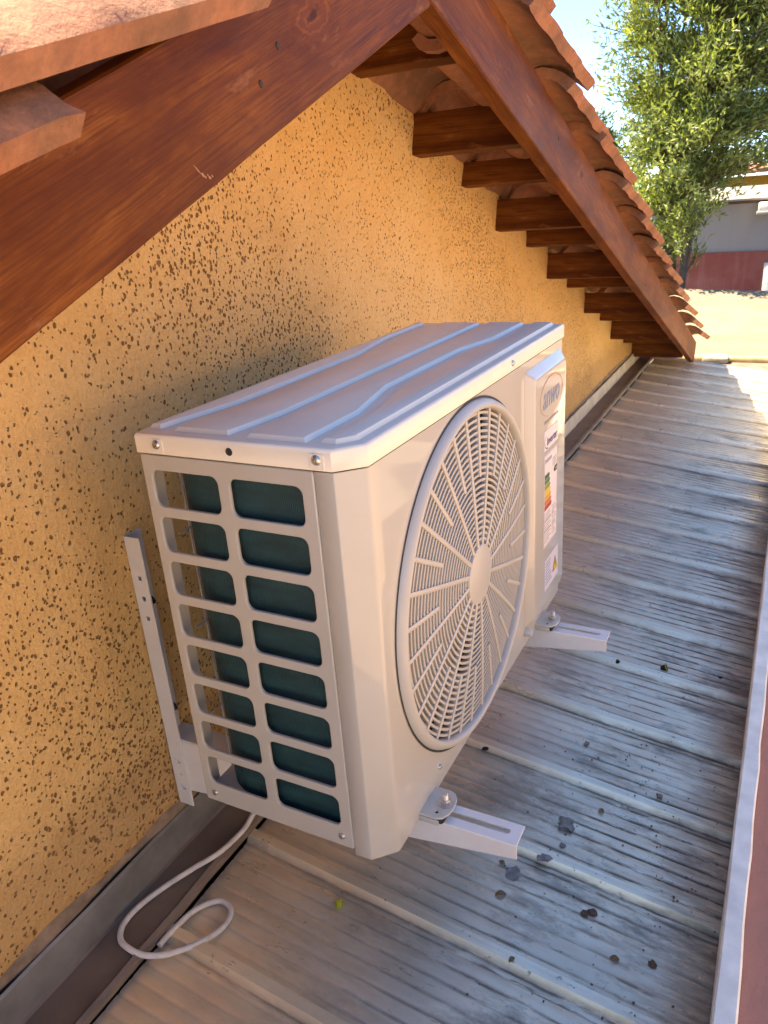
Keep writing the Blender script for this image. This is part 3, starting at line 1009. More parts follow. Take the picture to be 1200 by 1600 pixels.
for i in range(NSP):
    a = 2 * math.pi * (i + 0.35) / NSP
    r0 = 0.045 if i % 2 == 0 else 0.150
    bm = bmesh.new()
    seg = 6
    prev = None
    for s_ in range(seg + 1):
        rr = r0 + (0.2485 - r0) * s_ / seg
        h = dome(rr)
        wd = 0.0034
        cr = [(-wd, h - 0.008), (wd, h - 0.008), (wd, h + 0.0022), (wd * 0.5, h + 0.0032), (-wd * 0.5, h + 0.0032), (-wd, h + 0.0022)]
        cur = [bm.verts.new((rr, t_, z_)) for t_, z_ in cr]
        if prev:
            for q in range(6):
                bm.faces.new((prev[q], prev[(q + 1) % 6], cur[(q + 1) % 6], cur[q]))
        else: bm.faces.new(cur)
        prev = cur
    bm.faces.new(prev[::-1])
    bmesh.ops.transform(bm, matrix=GM @ Matrix.Rotation(a, 4, 'Z'), verts=bm.verts)
    bm_obj('guard_spoke', bm, GRILLE, guard, 40)
bm_obj('guard_hub', add_lathe(bmesh.new(), [(0.0468, -0.002), (0.0472, 0.0095), (0.0460, 0.0120), (0.043, 0.0130), (0.0, 0.0134)], GM, 64), GRILLE, guard, 40)
# fan, motor, shroud
bm_obj('fan_shroud', add_lathe(bmesh.new(), [(0.250, -0.002), (0.245, -0.015), (0.240, -0.06), (0.246, -0.10), (0.262, -0.115)], GM, 72), m_plain('shroud_grey', (0.05, 0.05, 0.053), 0.6), unit, 60)
fan = bm_obj('fan', add_lathe(bmesh.new(), [(0.0, -0.030), (0.04, -0.032), (0.055, -0.045), (0.058, -0.11), (0.0, -0.11)], GM, 40), FANM, unit)
for b_ in range(3):
    V, F = [], []
    na, nr = 12, 8
    for ia in range(na + 1):
        for ir in range(nr + 1):
            rr = 0.05 + 0.178 * ir / nr
            sw = RAD(98) * (ia / na) * (0.75 + 0.25 * ir / nr) + 0.45 * (ir / nr) ** 1.5
            hz = -0.095 + 0.055 * ia / na - 0.012 * math.sin(math.pi * ia / na)
            a = sw + b_ * 2 * math.pi / 3
            V.append(GM @ Vector((rr * math.cos(a), rr * math.sin(a), hz)))
    m = len(V)
    V += [v + Vector((-0.003, 0, 0)) for v in V]
    for ia in range(na):
        for ir in range(nr):
            p = ia * (nr + 1) + ir
            F.append((p, p + 1, p + nr + 2, p + nr + 1)); F.append((p + m, p + nr + 1 + m, p + nr + 2 + m, p + 1 + m))
    py_obj('fan_blade', [tuple(v) for v in V], F, FANM, fan, 60)
cyl('fan_motor', (0.12, FC[0], FC[1]), (0.19, FC[0], FC[1]), 0.05, GREYP, unit, None, 32)
box('motor_bracket', (0.105, FC[0] - 0.015, 0.02), (0.118, FC[0] + 0.015, 0.527), STEEL, unit)

# condenser coil: L shape with a rounded inner corner
def coil_path(off):
    p = [(0.262, 0.013 + off), (0.20, 0.013 + off), (0.120, 0.013 + off)]
    r = 0.062
    cx, cy = 0.0735, 0.013 + r
    for k2 in range(11):
        a = RAD(270 - 90 * k2 / 10)
        p.append((cx + (r - off) * math.cos(a), cy + (r - off) * math.sin(a)))
    p += [(cx - (r - off), 0.2), (cx - (r - off), 0.40), (cx - (r - off), 0.60)]
    return p
oa, ob_ = coil_path(0.0), coil_path(0.024)
V, F = [], []
for (a, b) in zip(oa, ob_):
    for z in (0.020, 0.522):
        V.append((a[0], a[1], z)); V.append((b[0], b[1], z))
for i in range(len(oa) - 1):
    a = 4 * i
    F += [(a, a + 4, a + 6, a + 2), (a + 1, a + 3, a + 7, a + 5), (a + 2, a + 6, a + 7, a + 3), (a, a + 1, a + 5, a + 4)]
F += [(0, 2, 3, 1), (len(V) - 4, len(V) - 3, len(V) - 1, len(V) - 2)]
coil = py_obj('condenser_coil', V, F, COIL, unit, 60)
box('end_plate', (0.050, 0.0125, 0.503), (0.085, 0.016, 0.529), PAINT, coil)
# rear wire guard
for y in (0.055, 0.16, 0.27, 0.38, 0.49, 0.59):
    cyl('guard_wire', (0.003, y, 0.012), (0.003, y, 0.528), 0.0013, GREYP, unit, None, 8)
for z in (0.13, 0.27, 0.41):
    cyl('guard_wire', (0.006, 0.03, z), (0.006, 0.60, z), 0.0012, GREYP, unit, None, 8)
# grey cable clamp ring behind the coil corner, and the drain boss in the base pan
bm_obj('drain_boss', add_lathe(bmesh.new(), [(0.0, 0.016), (0.018, 0.016), (0.021, 0.026), (0.026, 0.026), (0.030, 0.017)], basis((0.055, 0.052, 0.002), (1, 0, 0), (0, 1, 0), (0, 0, 1)), 28), GREYP, unit)

# service cover with logo and labels
XC = 0.3095
y0, y1, z0, z1 = 0.574, 0.800, 0.022, 0.512
bm = bmesh.new()
lev = [(0.0, 0.2972), (0.002, 0.2985), (0.016, 0.3075), (0.019, 0.3090), (0.023, XC)]
rg = []
for i, x in lev:
    il, ir = i, i * 0.42
    pts = rrect(y0 + il, z0 + i * 0.45, y1 - ir, z1 - i * 0.9, 0.012, 5)
    rg.append([bm.verts.new((x, p[0], p[1])) for p in pts])
for a, b in zip(rg, rg[1:]):
    n = len(a)
    for i in range(n):
        j = (i + 1) % n
        bm.faces.new((a[i], a[j], b[j], b[i]))
bm.faces.new(rg[-1])
cover = bm_obj('service_cover', bm, PAINT, unit, 40)
INK = m_plain('blue_grey_ink', (0.20, 0.26, 0.38), 0.4, 0, 0.1)
INKR = m_plain('red_ink', (0.60, 0.20, 0.12), 0.4, 0, 0.1)
INKG = m_plain('grey_ink', (0.33, 0.33, 0.35), 0.5, 0, 0.1)
INKP = m_plain('purple_ink', (0.07, 0.045, 0.20), 0.45, 0, 0.1)
LBL = m_plain('white_label', (0.76, 0.72, 0.74), 0.4, 0, 0.05)
LBLB = m_plain('pale_blue_label', (0.60, 0.62, 0.74), 0.4, 0, 0.05)
def LM(y, z, d=0.0004): return basis((XC + d, y, z), (0, 1, 0), (0, 0, 1), (1, 0, 0))
LG = (0.694, 0.448)
# red swoosh: open ellipse
bm = bmesh.new()
pts = []
for k2 in range(49):
    a = RAD(-62 + 318 * k2 / 48)
    w = 0.0005 + 0.0007 * math.sin(math.pi * k2 / 48)
    pts.append((a, w))
pr = None
for a, w in pts:
    c, s_ = math.cos(a), math.sin(a)
    u = [bm.verts.new(LM(LG[0], LG[1]) @ Vector(((0.072 + e) * c, (0.036 + e) * s_, 0))) for e in (-w, w)]
    if pr: bm.faces.new((pr[0], pr[1], u[1], u[0]))
    pr = u
bm_obj('logo_swoosh', bm, INKR, cover, 0)
text('logo_lettering', 'anwo', 0.060, LM(LG[0] - 0.002, LG[1] + 0.001), INK, cover, 0.25, 0.0001, 0.80, 0.0004)
text('logo_tagline', 'AIRE ACONDICIONADO', 0.0085, LM(LG[0], LG[1] - 0.043), INKG, cover, 0.1)
def lab(name, ya, za, yb, zb, mat, d=0.0004):
    return plate(name, [rrect(ya, za, yb, zb, 0.0015, 2)], 0.0003, YZ(XC + d), mat, cover)
l1 = lab('inverter_label', 0.648, 0.352, 0.738, 0.389, LBL)
text('lettering', 'Inverter', 0.0205, LM(0.697, 0.366, 0.0008), INKP, l1, 0.2, 0.0001, 1.0, 0.0004)
bm = bmesh.new()
pr = None
for k2 in range(21):
    a = RAD(115 + 165 * k2 / 20)
    w = 0.0004 + 0.0009 * k2 / 20
    u = [bm.verts.new(LM(0.668, 0.367, 0.0008) @ Vector(((0.017 + e) * math.cos(a), (0.0125 + e) * math.sin(a), 0))) for e in (-w, w)]
    if pr: bm.faces.new((pr[0], pr[1], u[1], u[0]))
    pr = u
bm_obj('arc_mark', bm, INKP, l1, 0)
l2 = lab('energy_label', 0.648, 0.158, 0.738, 0.343, LBL)
ECOL = [(0.005, 0.10, 0.03), (0.04, 0.17, 0.03), (0.22, 0.27, 0.02), (0.72, 0.52, 0.015), (0.66, 0.36, 0.015), (0.55, 0.17, 0.02), (0.42, 0.02, 0.02)]
for i, c in enumerate(ECOL):
    zt = 0.3045 - 0.0102 * i
    w = 0.032 + 0.0024 * i
    ya = 0.653
    plate('class_arrow', [[(ya, zt - 0.0088), (ya + w - 0.005, zt - 0.0088), (ya + w, zt - 0.0044), (ya + w - 0.005, zt), (ya, zt)]], 0.0002, YZ(XC + 0.0008), m_plain('energy_ink', c, 0.4, 0, 0.05), l2)
plate('grade_arrow', [[(0.712, 0.2985), (0.718, 0.3045), (0.734, 0.3045), (0.734, 0.2925), (0.718, 0.2925)]], 0.0002, YZ(XC + 0.0008), BLACK, l2)
text('lettering', 'A', 0.013, LM(0.7265, 0.2985, 0.0011), LBL, l2)
text('lettering', 'ENERGIA', 0.0105, LM(0.676, 0.330, 0.0008), INKG, l2, 0, 0.0001, 1.0, 0.0003)
bm = bmesh.new()
for i in range(12):                 # lines of print too small to read
    z = 0.226 - 0.0053 * i
    for ya, yb in ((0.653, 0.653 + rnd(0.03, 0.045)), (0.703, 0.703 + rnd(0.015, 0.030))):
        add_box(bm, (XC + 0.0006, ya, z), (XC + 0.0008, yb, z + (0.0016 if i not in (3, 7) else 0.003)))
for i in range(4):
    z = 0.322 - 0.0045 * i
    add_box(bm, (XC + 0.0006, 0.703, z), (XC + 0.0008, 0.731, z + 0.0015))
bm_obj('fine_print', bm, INKG, l2, 0)
plate('border_line', [rrect(0.650, 0.160, 0.736, 0.341, 0.001, 2), rrect(0.6508, 0.1608, 0.7352, 0.3402, 0.001, 2)], 0.0002, YZ(XC + 0.0008), INKG, l2)
l3 = lab('warning_label', 0.658, 0.062, 0.752, 0.128, LBLB)
YEL = m_plain('yellow_ink', (0.70, 0.50, 0.02), 0.4, 0, 0.05)
plate('warning_triangle', [[(0.713, 0.080), (0.747, 0.080), (0.730, 0.111)]], 0.0002, YZ(XC + 0.0008), BLACK, l3)
plate('warning_triangle', [[(0.7165, 0.082), (0.7435, 0.082), (0.730, 0.1065)]], 0.0002, YZ(XC + 0.0011), YEL, l3)
plate('lightning_bolt', [[(0.7285, 0.086), (0.7335, 0.0935), (0.7310, 0.0940), (0.7325, 0.101), (0.7275, 0.0935), (0.7300, 0.0930)]], 0.0002, YZ(XC + 0.0014), BLACK, l3)
bm = bmesh.new()
for i in range(8):
    z = 0.119 - 0.0065 * i
    add_box(bm, (XC + 0.0006, 0.663, z), (XC + 0.0008, 0.663 + rnd(0.030, 0.044), z + 0.0022))
bm_obj('fine_print', bm, m_plain('blue_ink', (0.25, 0.28, 0.45), 0.5), l3, 0)
# small knob where cover and base meet
bm_obj('cover_plug', add_lathe(bmesh.new(), [(0.0, 0.014), (0.006, 0.0135), (0.0085, 0.010), (0.009, 0.0)], basis((0.2972, 0.578, 0.016), (0, 1, 0), (0, 0, 1), (1, 0, 0)), 20), PAINT, unit)

# feet with bolts and rubber pads
def foot(yc):
    yb = yc
    outline = []
    o = [(-0.03, yb - 0.029), (0.322, yb - 0.029)]
    for k2 in range(7):
        a = RAD(-90 + 180 * k2 / 6)
        o.append((0.322 + 0.016 * math.cos(a), yb + 0.012 * math.sin(a) * 2.4))
    o += [(-0.03, yb + 0.029)]
    f = plate('foot', [o, rrect(0.316, yb - 0.0195, 0.3205, yb - 0.015, 0.002, 3), rrect(0.316, yb + 0.015, 0.3205, yb + 0.0195, 0.002, 3)], 0.0035, XY(-0.003), PAINT, unit, 0.0012)
    box('foot_flange', (0.290, yb - 0.0305, -0.013), (0.326, yb - 0.0285, -0.0045), PAINT, f, 0.0006)
    bm = bmesh.new()
    add_box(bm, (0.286, yb - 0.026, -0.0155), (0.331, yb + 0.026, -0.0050), 0.005, 2)
    bm_obj('rubber_pad', bm, BLACK, f)
    bx_, by_ = 0.3235, yb + 0.002
    bm = bmesh.new()
    add_lathe(bm, [(0.0, 0.0), (0.0105, 0.0), (0.0105, 0.0014), (0.0, 0.0014)], basis((bx_, by_, -0.0012), (1, 0, 0), (0, 1, 0), (0, 0, 1)), 24)
    w = bm_obj('washer', bm, STEEL, f)
    bm = bmesh.new()
    add_lathe(bm, [(0.0045, 0.0005), (0.0072, 0.0), (0.0080, 0.001), (0.0080, 0.0055), (0.0070, 0.0066), (0.0045, 0.0066)], basis((bx_, by_, 0.0003), (1, 0, 0), (0, 1, 0), (0, 0, 1)), 6)
    bm_obj('nut', bm, STEEL, f, 20)
    bm = bmesh.new()
    add_lathe(bm, [(0.0, 0.0165), (0.0032, 0.0165), (0.0042, 0.0155)] + [(0.0042 - (0.0006 if q % 2 else 0), 0.0155 - 0.0010 * q) for q in range(1, 14)] + [(0.0042, -0.03), (0.0, -0.03)], basis((bx_, by_, 0.0), (1, 0, 0), (0, 1, 0), (0, 0, 1)), 16)
    bm_obj('bolt', bm, STEEL, f, 30)
foot(0.121)
foot(0.668)

# ------------------------------------------------------------------ wall brackets
def bracket(yb, label):
    b = empty('wall_bracket', (XW, yb, -0.15))
    tag(b, label, 'bracket', 'brackets carrying the outdoor unit')
    def bp(o):
        o.parent = b
        o.matrix_parent_inverse = Matrix.Translation(-Vector(b.location))
        return o
    xw = XW + 0.004
    holes = [rrect(xw + 0.0125, z - 0.0035, xw + 0.0195, z + 0.0035, 0.0004, 1) for z in (0.283, 0.248, 0.213)]
    holes += [circ(xw + 0.016, -0.062, 0.006, 20), circ(xw + 0.016, -0.118, 0.006, 20), rrect(xw + 0.013, -0.093, xw + 0.018, -0.087, 0.0004, 1)]
    rail = bp(plate('rail', [[(xw, -0.156), (xw + 0.0305, -0.156), (xw + 0.0305, 0.352), (xw, 0.352)]] + holes, 0.0028, XZ(yb - 0.0045), BRACKET, None, 0.0006))
    fl = bp(box('rail_flange', (xw - 0.0015, yb - 0.0030, -0.156), (xw + 0.0012, yb + 0.030, 0.352), BRACKET, None, 0.0006, 1))
    for z in (0.232, 0.03):
        bp(bm_obj('wall_bolt', add_lathe(bmesh.new(), [(0.0, 0.012), (0.004, 0.012), (0.004, 0.006), (0.008, 0.0055), (0.008, 0.0)], basis((xw + 0.0012, yb + 0.016, z), (0, 1, 0), (0, 0, 1), (1, 0, 0)), 6), BLACK))
    # arm: top flange with long slot, tapering web
    web = [(xw + 0.0315, 0.000), (0.434, -0.0192), (0.434, -0.0455), (0.428, -0.048), (xw + 0.0315, -0.126)]
    web = [(xw + 0.0025, -0.019), (0.4338, -0.0175), (0.4338, -0.0400), (xw + 0.0025, -0.128)]
    bp(plate('arm_web', [web], 0.003, XZ(yb - 0.0012), BRACKET, None, 0.0007))
    slot = rrect(0.322, yb + 0.013, 0.418, yb + 0.023, 0.0048, 6)
    slot2 = rrect(0.02, yb + 0.013, 0.12, yb + 0.023, 0.0048, 6)
    bp(plate('arm_flange', [rrect(xw + 0.0025, yb - 0.0026, 0.4338, yb + 0.036, 0.001, 2), slot, slot2], 0.003, XY(-0.0172), BRACKET, None, 0.0007))
    return b
bracket(0.1045, 'white steel L bracket under near end of outdoor unit, rail on ochre wall')
bracket(0.652, 'white steel L bracket under far end of outdoor unit, slotted arm sticking out')

# ------------------------------------------------------------------ loose white cable
ca = [(0.02, 0.28, -0.02), (-0.030, 0.262, -0.105), (-0.066, 0.224, -0.190), (-0.081, 0.176, -0.226), (-0.083, 0.140, -0.226), (-0.092, 0.086, -0.226), (-0.114, 0.039, 0), (-0.134, -0.009, 0),
      (-0.146, -0.057, 0), (-0.142, -0.094, 0), (-0.119, -0.115, 0), (-0.080, -0.112, 0), (-0.047, -0.078, 0),
      (-0.021, -0.034, 0), (-0.017, 0.003, 0), (-0.029, 0.026, 0), (-0.053, 0.027, 0), (-0.073, -0.004, 0), (-0.077, -0.050, 0), (-0.078, -0.085, 0)]
def lie(p):
    x, y, z = p
    sh = floor_z(x) + sheet_profile(y)
    fl_ = -0.2365 if x < -0.100 else (fz + 0.012 if x < -0.080 else -9)
    return Vector((x, y, max(sh, fl_) + 0.0052))
ca2 = [Vector(p) for p in ca[:3]] + [lie(p) for p in ca[3:]]
cq = [Vector((q.x, q.y, max(q.z, lie(q).z))) for q in spline(ca2, 10)]
zz = [q.z for q in cq]
for w_ in (10, 8):
    zz = [sum(zz[max(0, i - w_):i + w_ + 1]) / len(zz[max(0, i - w_):i + w_ + 1]) for i in range(len(zz))]
    zz = [max(a, lie(q).z - 0.0012) if i > 36 else a for i, (a, q) in enumerate(zip(zz, cq))]
zz = [sum(zz[max(0, i - 7):i + 8]) / len(zz[max(0, i - 7):i + 8]) for i in range(len(zz))]
tag(bm_obj('power_cable', add_tube(bmesh.new(), [Vector((q.x, q.y, z + 0.0008)) for q, z in zip(cq, zz)], 0.0046, 12), CABLE), 'loose white electric cable looped on the roof below the outdoor unit', 'cable')

# ------------------------------------------------------------------ bits lying on the metal roof
LEAF_DRY = m_plain('dry_leaf', (0.30, 0.19, 0.09), 0.8, 0, 0.4, 60)
MORTAR = m_plain('grey_mortar_crumb', (0.34, 0.31, 0.27), 0.95, 0, 0.4, 80, bump=0.6)
BROWN = m_plain('brown_crumb', (0.17, 0.10, 0.065), 0.9, 0, 0.4, 80, bump=0.6)
YG = m_plain('yellow_green_bud', (0.42, 0.44, 0.03), 0.6, 0, 0.3, 120)
def at_floor(x, y, h=0.0): return Vector((x, y, floor_z(x) + sheet_profile(y) + h))
def crumb(name, x, y, r, mat, label, cat, flat=0.45, seed=0, group=None):
    bm = bmesh.new()
    bmesh.ops.create_icosphere(bm, subdivisions=2, radius=r)
    rr = random.Random(seed)
    ph = [rr.uniform(0, 6.28) for _ in range(6)]
    for v in bm.verts:
        d = v.co.normalized()
        k2 = 1 + 0.28 * math.sin(5 * d.x + ph[0]) * math.sin(4 * d.y + ph[1]) + 0.2 * math.sin(9 * d.y + ph[2] + 5 * d.z) + rr.uniform(-0.12, 0.12)
        v.co = Vector((v.co.x * k2, v.co.y * k2 * rr.uniform(0.92, 1.0), v.co.z * flat * k2))
    o = bm_obj(name, bm, mat, None, 25)
    o.location = at_floor(x, y, r * flat * 0.75)
    o.rotation_euler = (0, 0.12, rr.uniform(0, 6))
    return tag(o, label, cat, group)
crumb('mortar_lump', 0.408, 0.476, 0.0150, MORTAR, 'dark grey jagged lump of dirt beyond the near bracket arm', 'debris', 0.5, 1)
crumb('mortar_lump', 0.396, 0.374, 0.0135, MORTAR, 'flat grey triangular chip on the metal rib right of near bracket arm', 'debris', 0.18, 2)
crumb('mortar_lump', 0.352, 0.323, 0.0150, MORTAR, 'pale flat grey chip just below the near bracket arm end', 'debris', 0.12, 3)
crumb('mortar_lump', 0.414, 0.425, 0.0055, MORTAR, 'small round grey crumb between the two larger grey lumps', 'debris', 0.6, 4)
crumb('dirt_crumb', 0.205, 0.589, 0.0060, BLACK, 'small black crumb on the roof just behind the unit front edge', 'debris', 0.7, 5)
crumb('dirt_crumb', 0.389, 0.718, 0.0055, MORTAR, 'tiny grey green crumb in the middle of the metal roof', 'debris', 0.6, 6)
crumb('dirt_crumb', 0.621, 1.120, 0.0050, BLACK, 'tiny dark crumb near the parapet beside the yellow green bud', 'debris', 0.6, 7)
crumb('dirt_crumb', 0.495, 0.314, 0.0085, BROWN, 'larger of two touching reddish brown crumbs on the lower right metal roof', 'debris', 0.4, 8)
crumb('dirt_crumb', 0.484, 0.307, 0.0065, BROWN, 'smaller of two touching reddish brown crumbs on the lower right metal roof', 'debris', 0.4, 9)
crumb('dirt_crumb', 0.552, 0.641, 0.0060, MORTAR, 'small grey crumb right of the thin tan leaf, towards the parapet', 'debris', 0.5, 10)
crumb('dirt_crumb', 0.600, 0.270, 0.0060, BROWN, 'dark brown crumb lying low by the coping in the foreground', 'debris', 0.5, 12)
def dry_leaf(x, y, L, rz, label):
    bm = bmesh.new()
    n = 7
    pr = None
    for i in range(n + 1):
        u = i / n
        w = L * 0.26 * math.sin(math.pi * min(1, u * 0.94 + 0.05)) ** 0.8
        z = 0.16 * L * math.sin(math.pi * u)
        row = [bm.verts.new((L * (u - 0.5), s_ * w, z + 0.35 * w * abs(s_))) for s_ in (-1, 0, 1)]
        if pr:
            for q in (0, 1): bm.faces.new((pr[q], pr[q + 1], row[q + 1], row[q]))
        pr = row
    ext = bmesh.ops.extrude_face_region(bm, geom=bm.faces[:])
    bmesh.ops.translate(bm, vec=(0, 0, 0.0006), verts=[g for g in ext['geom'] if isinstance(g, bmesh.types.BMVert)])
    o = bm_obj('dry_leaf', bm, LEAF_DRY)
    o.location = at_floor(x, y, 0.001)
    o.rotation_euler = (0, 0.12, rz)
    tag(o, label, 'leaf', 'dry leaves on the metal roof')
dry_leaf(0.349, 0.272, 0.020, 0.6, 'small curled tan leaf below the near bracket arm')
dry_leaf(0.459, 0.544, 0.016, 2.2, 'thin tan leaf right of the dark grey lump')
dry_leaf(0.406, 0.159, 0.014, 1.2, 'yellowish leaf fragment on the rib at the bottom of the photo')
dry_leaf(0.545, 0.250, 0.015, 0.2, 'rusty leaf fragment in the lower right of the metal roof')
dry_leaf(0.33, 0.335, 0.013, 2.8, 'tiny tan leaf directly under the near bracket arm')
def bud(x, y, r, rz, label, dark):
    b = empty('plant_bud', at_floor(x, y, r * 0.75))
    tag(b, label, 'bud')
    b.rotation_euler = (0.3, 1.2, rz)
    bm_obj('cup', add_lathe(bmesh.new(), [(0.0, -r), (r * 0.55, -r * 0.9), (r * 0.8, -r * 0.2), (r * 0.75, r * 0.5), (r * 0.62, r * 0.55), (0.0, r * 0.2)], None, 16), BLACK if dark else YG, b)
    bm_obj('collar', add_lathe(bmesh.new(), [(r * 0.80, r * 0.25), (r * 1.02, r * 0.40), (r * 0.98, r * 0.62), (r * 0.72, r * 0.62)], None, 16), YG, b)
bud(0.495, 1.084, 0.0095, 0.5, 'dark bud with yellow green collar on the roof near the parapet', True)
bud(0.390, 1.034, 0.0055, 1.5, 'small yellow green bud left of the darker one beside far bracket arm', True)
bud(0.121, 0.119, 0.0075, 2.4, 'bright yellow plant bud on the rib below the outdoor unit', False)
# fine grit that nobody could count
random.seed(31)
bm = bmesh.new()
for i in range(520):
    x = 0.69 - abs(random.gauss(0, 0.26))
    if x < -0.06: continue
    y = rnd(-0.3, 2.6)
    s_ = rnd(0.0006, 0.0017)
    M = Matrix.Translation(at_floor(x, y, s_ * 0.5)) @ Matrix.Rotation(rnd(0, 6), 4, 'Z') @ Matrix.Rotation(rnd(0, 1), 4, 'X')
    add_box(bm, (-s_, -s_ * 0.7, -s_ * 0.5), (s_, s_ * 0.7, s_ * 0.5), 0, 1, M)
g = bm_obj('roof_grit', bm, BROWN, None, 0)
tag(g, 'scattered dark grit on the metal roof', 'grit', None, 'stuff')

# ------------------------------------------------------------------ beyond: cream sheet roof, far building, trees
CREAM = m_wallpaint('cream_sheet', (0.22, 0.18, 0.12), (0.13, 0.10, 0.06), 0.7)
cr = empty('cream_roof', (0, 5, -0.35))
tag(cr, 'sunlit cream corrugated sheet roof beyond the end of the metal roof', 'roof')
def cp(o):
    o.parent = cr
    o.matrix_parent_inverse = Matrix.Translation(-Vector(cr.location))
    return o
for si in range(5):
    x0, x1 = -2.2 + si * 0.96, -2.2 + (si + 1) * 0.96 + 0.03
    V, F = [], []
    ys = [4.98 + 3.62 * i / 320 for i in range(321)]
    for j in range(4):
        x = x0 + (x1 - x0) * j / 3
        for y in ys:
            V.append((x, y, -0.335 - 0.035 * (x - 0.3) + 0.008 * math.sin(y * 2 * math.pi / 0.10) + (0.004 if si % 2 else 0)))
    n = len(ys)
    for j in range(3):
        for i in range(n - 1):
            F.append((j * n + i, (j + 1) * n + i, (j + 1) * n + i + 1, j * n + i + 1))
    cp(py_obj('cream_sheet', V, F, CREAM, None, 60))
cp(box('wall', (-2.1, 5.05, GZ), (2.4, 8.5, -0.46), m_wallpaint('cream_wall', (0.5, 0.42, 0.3))))
bm = add_box(bmesh.new(), (-0.3, 4.60, -0.40), (2.4, 5.01, -0.352))
cp(bm_obj('edge_flashing', bm, FLASH_B))
cp(box('edge_batten', (-0.1, 4.93, -0.352), (2.4, 5.02, -0.318), m_plain('yellowed_batten', (0.50, 0.38, 0.17), 0.7, 0, 0.35, 9), None, 0.01))
cp(box('end_cap', (0.17, 4.86, -0.350), (0.33, 5.03, -0.312), m_plain('grey_mortar_cap', (0.26, 0.23, 0.19), 0.9, 0, 0.4, 20), None, 0.012))

far = empty('far_building', (0, 11, GZ))
tag(far, 'grey and maroon walled building with pale coping behind the tree', 'building')
def fpn(o):
    o.parent = far
    o.matrix_parent_inverse = Matrix.Translation(-Vector(far.location))
    return o
MAROON = m_wallpaint('maroon_paint', (0.27, 0.065, 0.05), (0.38, 0.16, 0.13), 0.8)
fpn(box('maroon_wall', (-7, 11.0, GZ), (6, 11.3, -0.125), MAROON))
fpn(box('grey_wall', (-7, 11.02, -0.124), (6, 11.3, 0.47), m_wallpaint('grey_paint', (0.30, 0.285, 0.285), (0.23, 0.215, 0.21), 0.4)))
fpn(box('dark_drip_edge', (-7, 10.96, 0.4705), (6, 11.3, 0.505), m_plain('dark_timber', (0.09, 0.05, 0.035), 0.8)))
bm = bmesh.new()
vs = [bm.verts.new(v) for v in ((-7, 10.90, 0.506), (6, 10.90, 0.506), (6, 12.4, 0.64), (-7, 12.4, 0.64), (-7, 10.90, 0.53), (6, 10.90, 0.53), (6, 12.4, 0.665), (-7, 12.4, 0.665))]
for f in ((0, 3, 2, 1), (4, 5, 6, 7), (0, 1, 5, 4), (1, 2, 6, 5), (2, 3, 7, 6), (3, 0, 4, 7)): bm.faces.new([vs[i] for i in f])
fpn(bm_obj('pale_roof', bm, m_wallpaint('pale_sheet', (0.24, 0.22, 0.195), (0.18, 0.15, 0.12), 0.4)))
fpn(box('white_pillar', (0.262, 10.93, -1.2), (0.42, 10.999, -0.27), m_wallpaint('white_paint', (0.7, 0.67, 0.62)), None, 0.005))
fl = empty('flood_light', (0.25, 10.9, 0.4))
tag(fl, 'white boxy wall lamp on the grey wall at the right edge', 'lamp')
def flp(o):
    o.parent = fl
    o.matrix_parent_inverse = Matrix.Translation(-Vector(fl.location))
    return o
flp(box('housing', (0.135, 10.72, 0.375), (0.46, 10.94, 0.478), m_plain('white_lamp_paint', (0.8, 0.8, 0.78), 0.4), None, 0.012))
flp(box('base_rim', (0.118, 10.70, 0.335), (0.475, 10.96, 0.374), m_plain('grey_lamp_rim', (0.35, 0.35, 0.36), 0.5), None, 0.008))
flp(box('mount_arm', (0.25, 10.94, 0.39), (0.33, 11.021, 0.46), m_plain('grey_lamp_arm', (0.3, 0.3, 0.3), 0.5)))

yh = empty('yellow_house', (0, 13.5, GZ))
tag(yh, 'yellow house with terracotta roof edge far behind at the right', 'house')
def yp(o):
    o.parent = yh
    o.matrix_parent_inverse = Matrix.Translation(-Vector(yh.location))
    return o
yp(box('wall', (-0.6, 13.5, GZ), (7, 17, 0.80), m_wallpaint('yellow_paint', (0.62, 0.33, 0.03))))
for i in range(26):
    x = -0.9 + 0.24 * i
    bm = bmesh.new()
    n = 8
    rows = []
    for (y, z) in ((13.1, 0.80), (15.2, 0.93)):
        ring = []
        for k2 in range(n + 1):
            a = math.pi * k2 / n
            ring.append(bm.verts.new((x + 0.115 * math.cos(a), y, z + 0.07 * math.sin(a) + (x + 0.9) * 0.035)))
        rows.append(ring)
    for k2 in range(n): bm.faces.new((rows[0][k2], rows[0][k2 + 1], rows[1][k2 + 1], rows[1][k2]))
    bm.faces.new(rows[0][::-1])
    yp(bm_obj('tile_row', bm, TILE))

# neighbour's sunlit terracotta wall across the gap, to the right of the parapet
nbh = empty('neighbour_house', (2.6, 1, GZ))
tag(nbh, 'peach painted neighbour house across the gap beyond the parapet', 'house')
def np_(o):
    o.parent = nbh
    o.matrix_parent_inverse = Matrix.Translation(-Vector(nbh.location))
    return o
np_(box('wall', (2.6, -5.0, GZ), (7.4, 4.2, 1.25), m_wallpaint('neighbour_paint', (0.52, 0.395, 0.29), (0.43, 0.31, 0.22))))
for i in range(5):
    V = [(2.4 + 0.85 * i, -5.3, 1.22 + 0.30 * i), (2.4 + 0.85 * i, 4.5, 1.22 + 0.30 * i), (3.3 + 0.85 * i, 4.5, 1.52 + 0.30 * i), (3.3 + 0.85 * i, -5.3, 1.52 + 0.30 * i)]
    V += [(x, y, z + 0.06) for x, y, z in V]
    np_(py_obj('roof_course', V, [(0, 3, 2, 1), (4, 5, 6, 7), (0, 1, 5, 4), (1, 2, 6, 5), (2, 3, 7, 6), (3, 0, 4, 7)], TILE, None, 0))

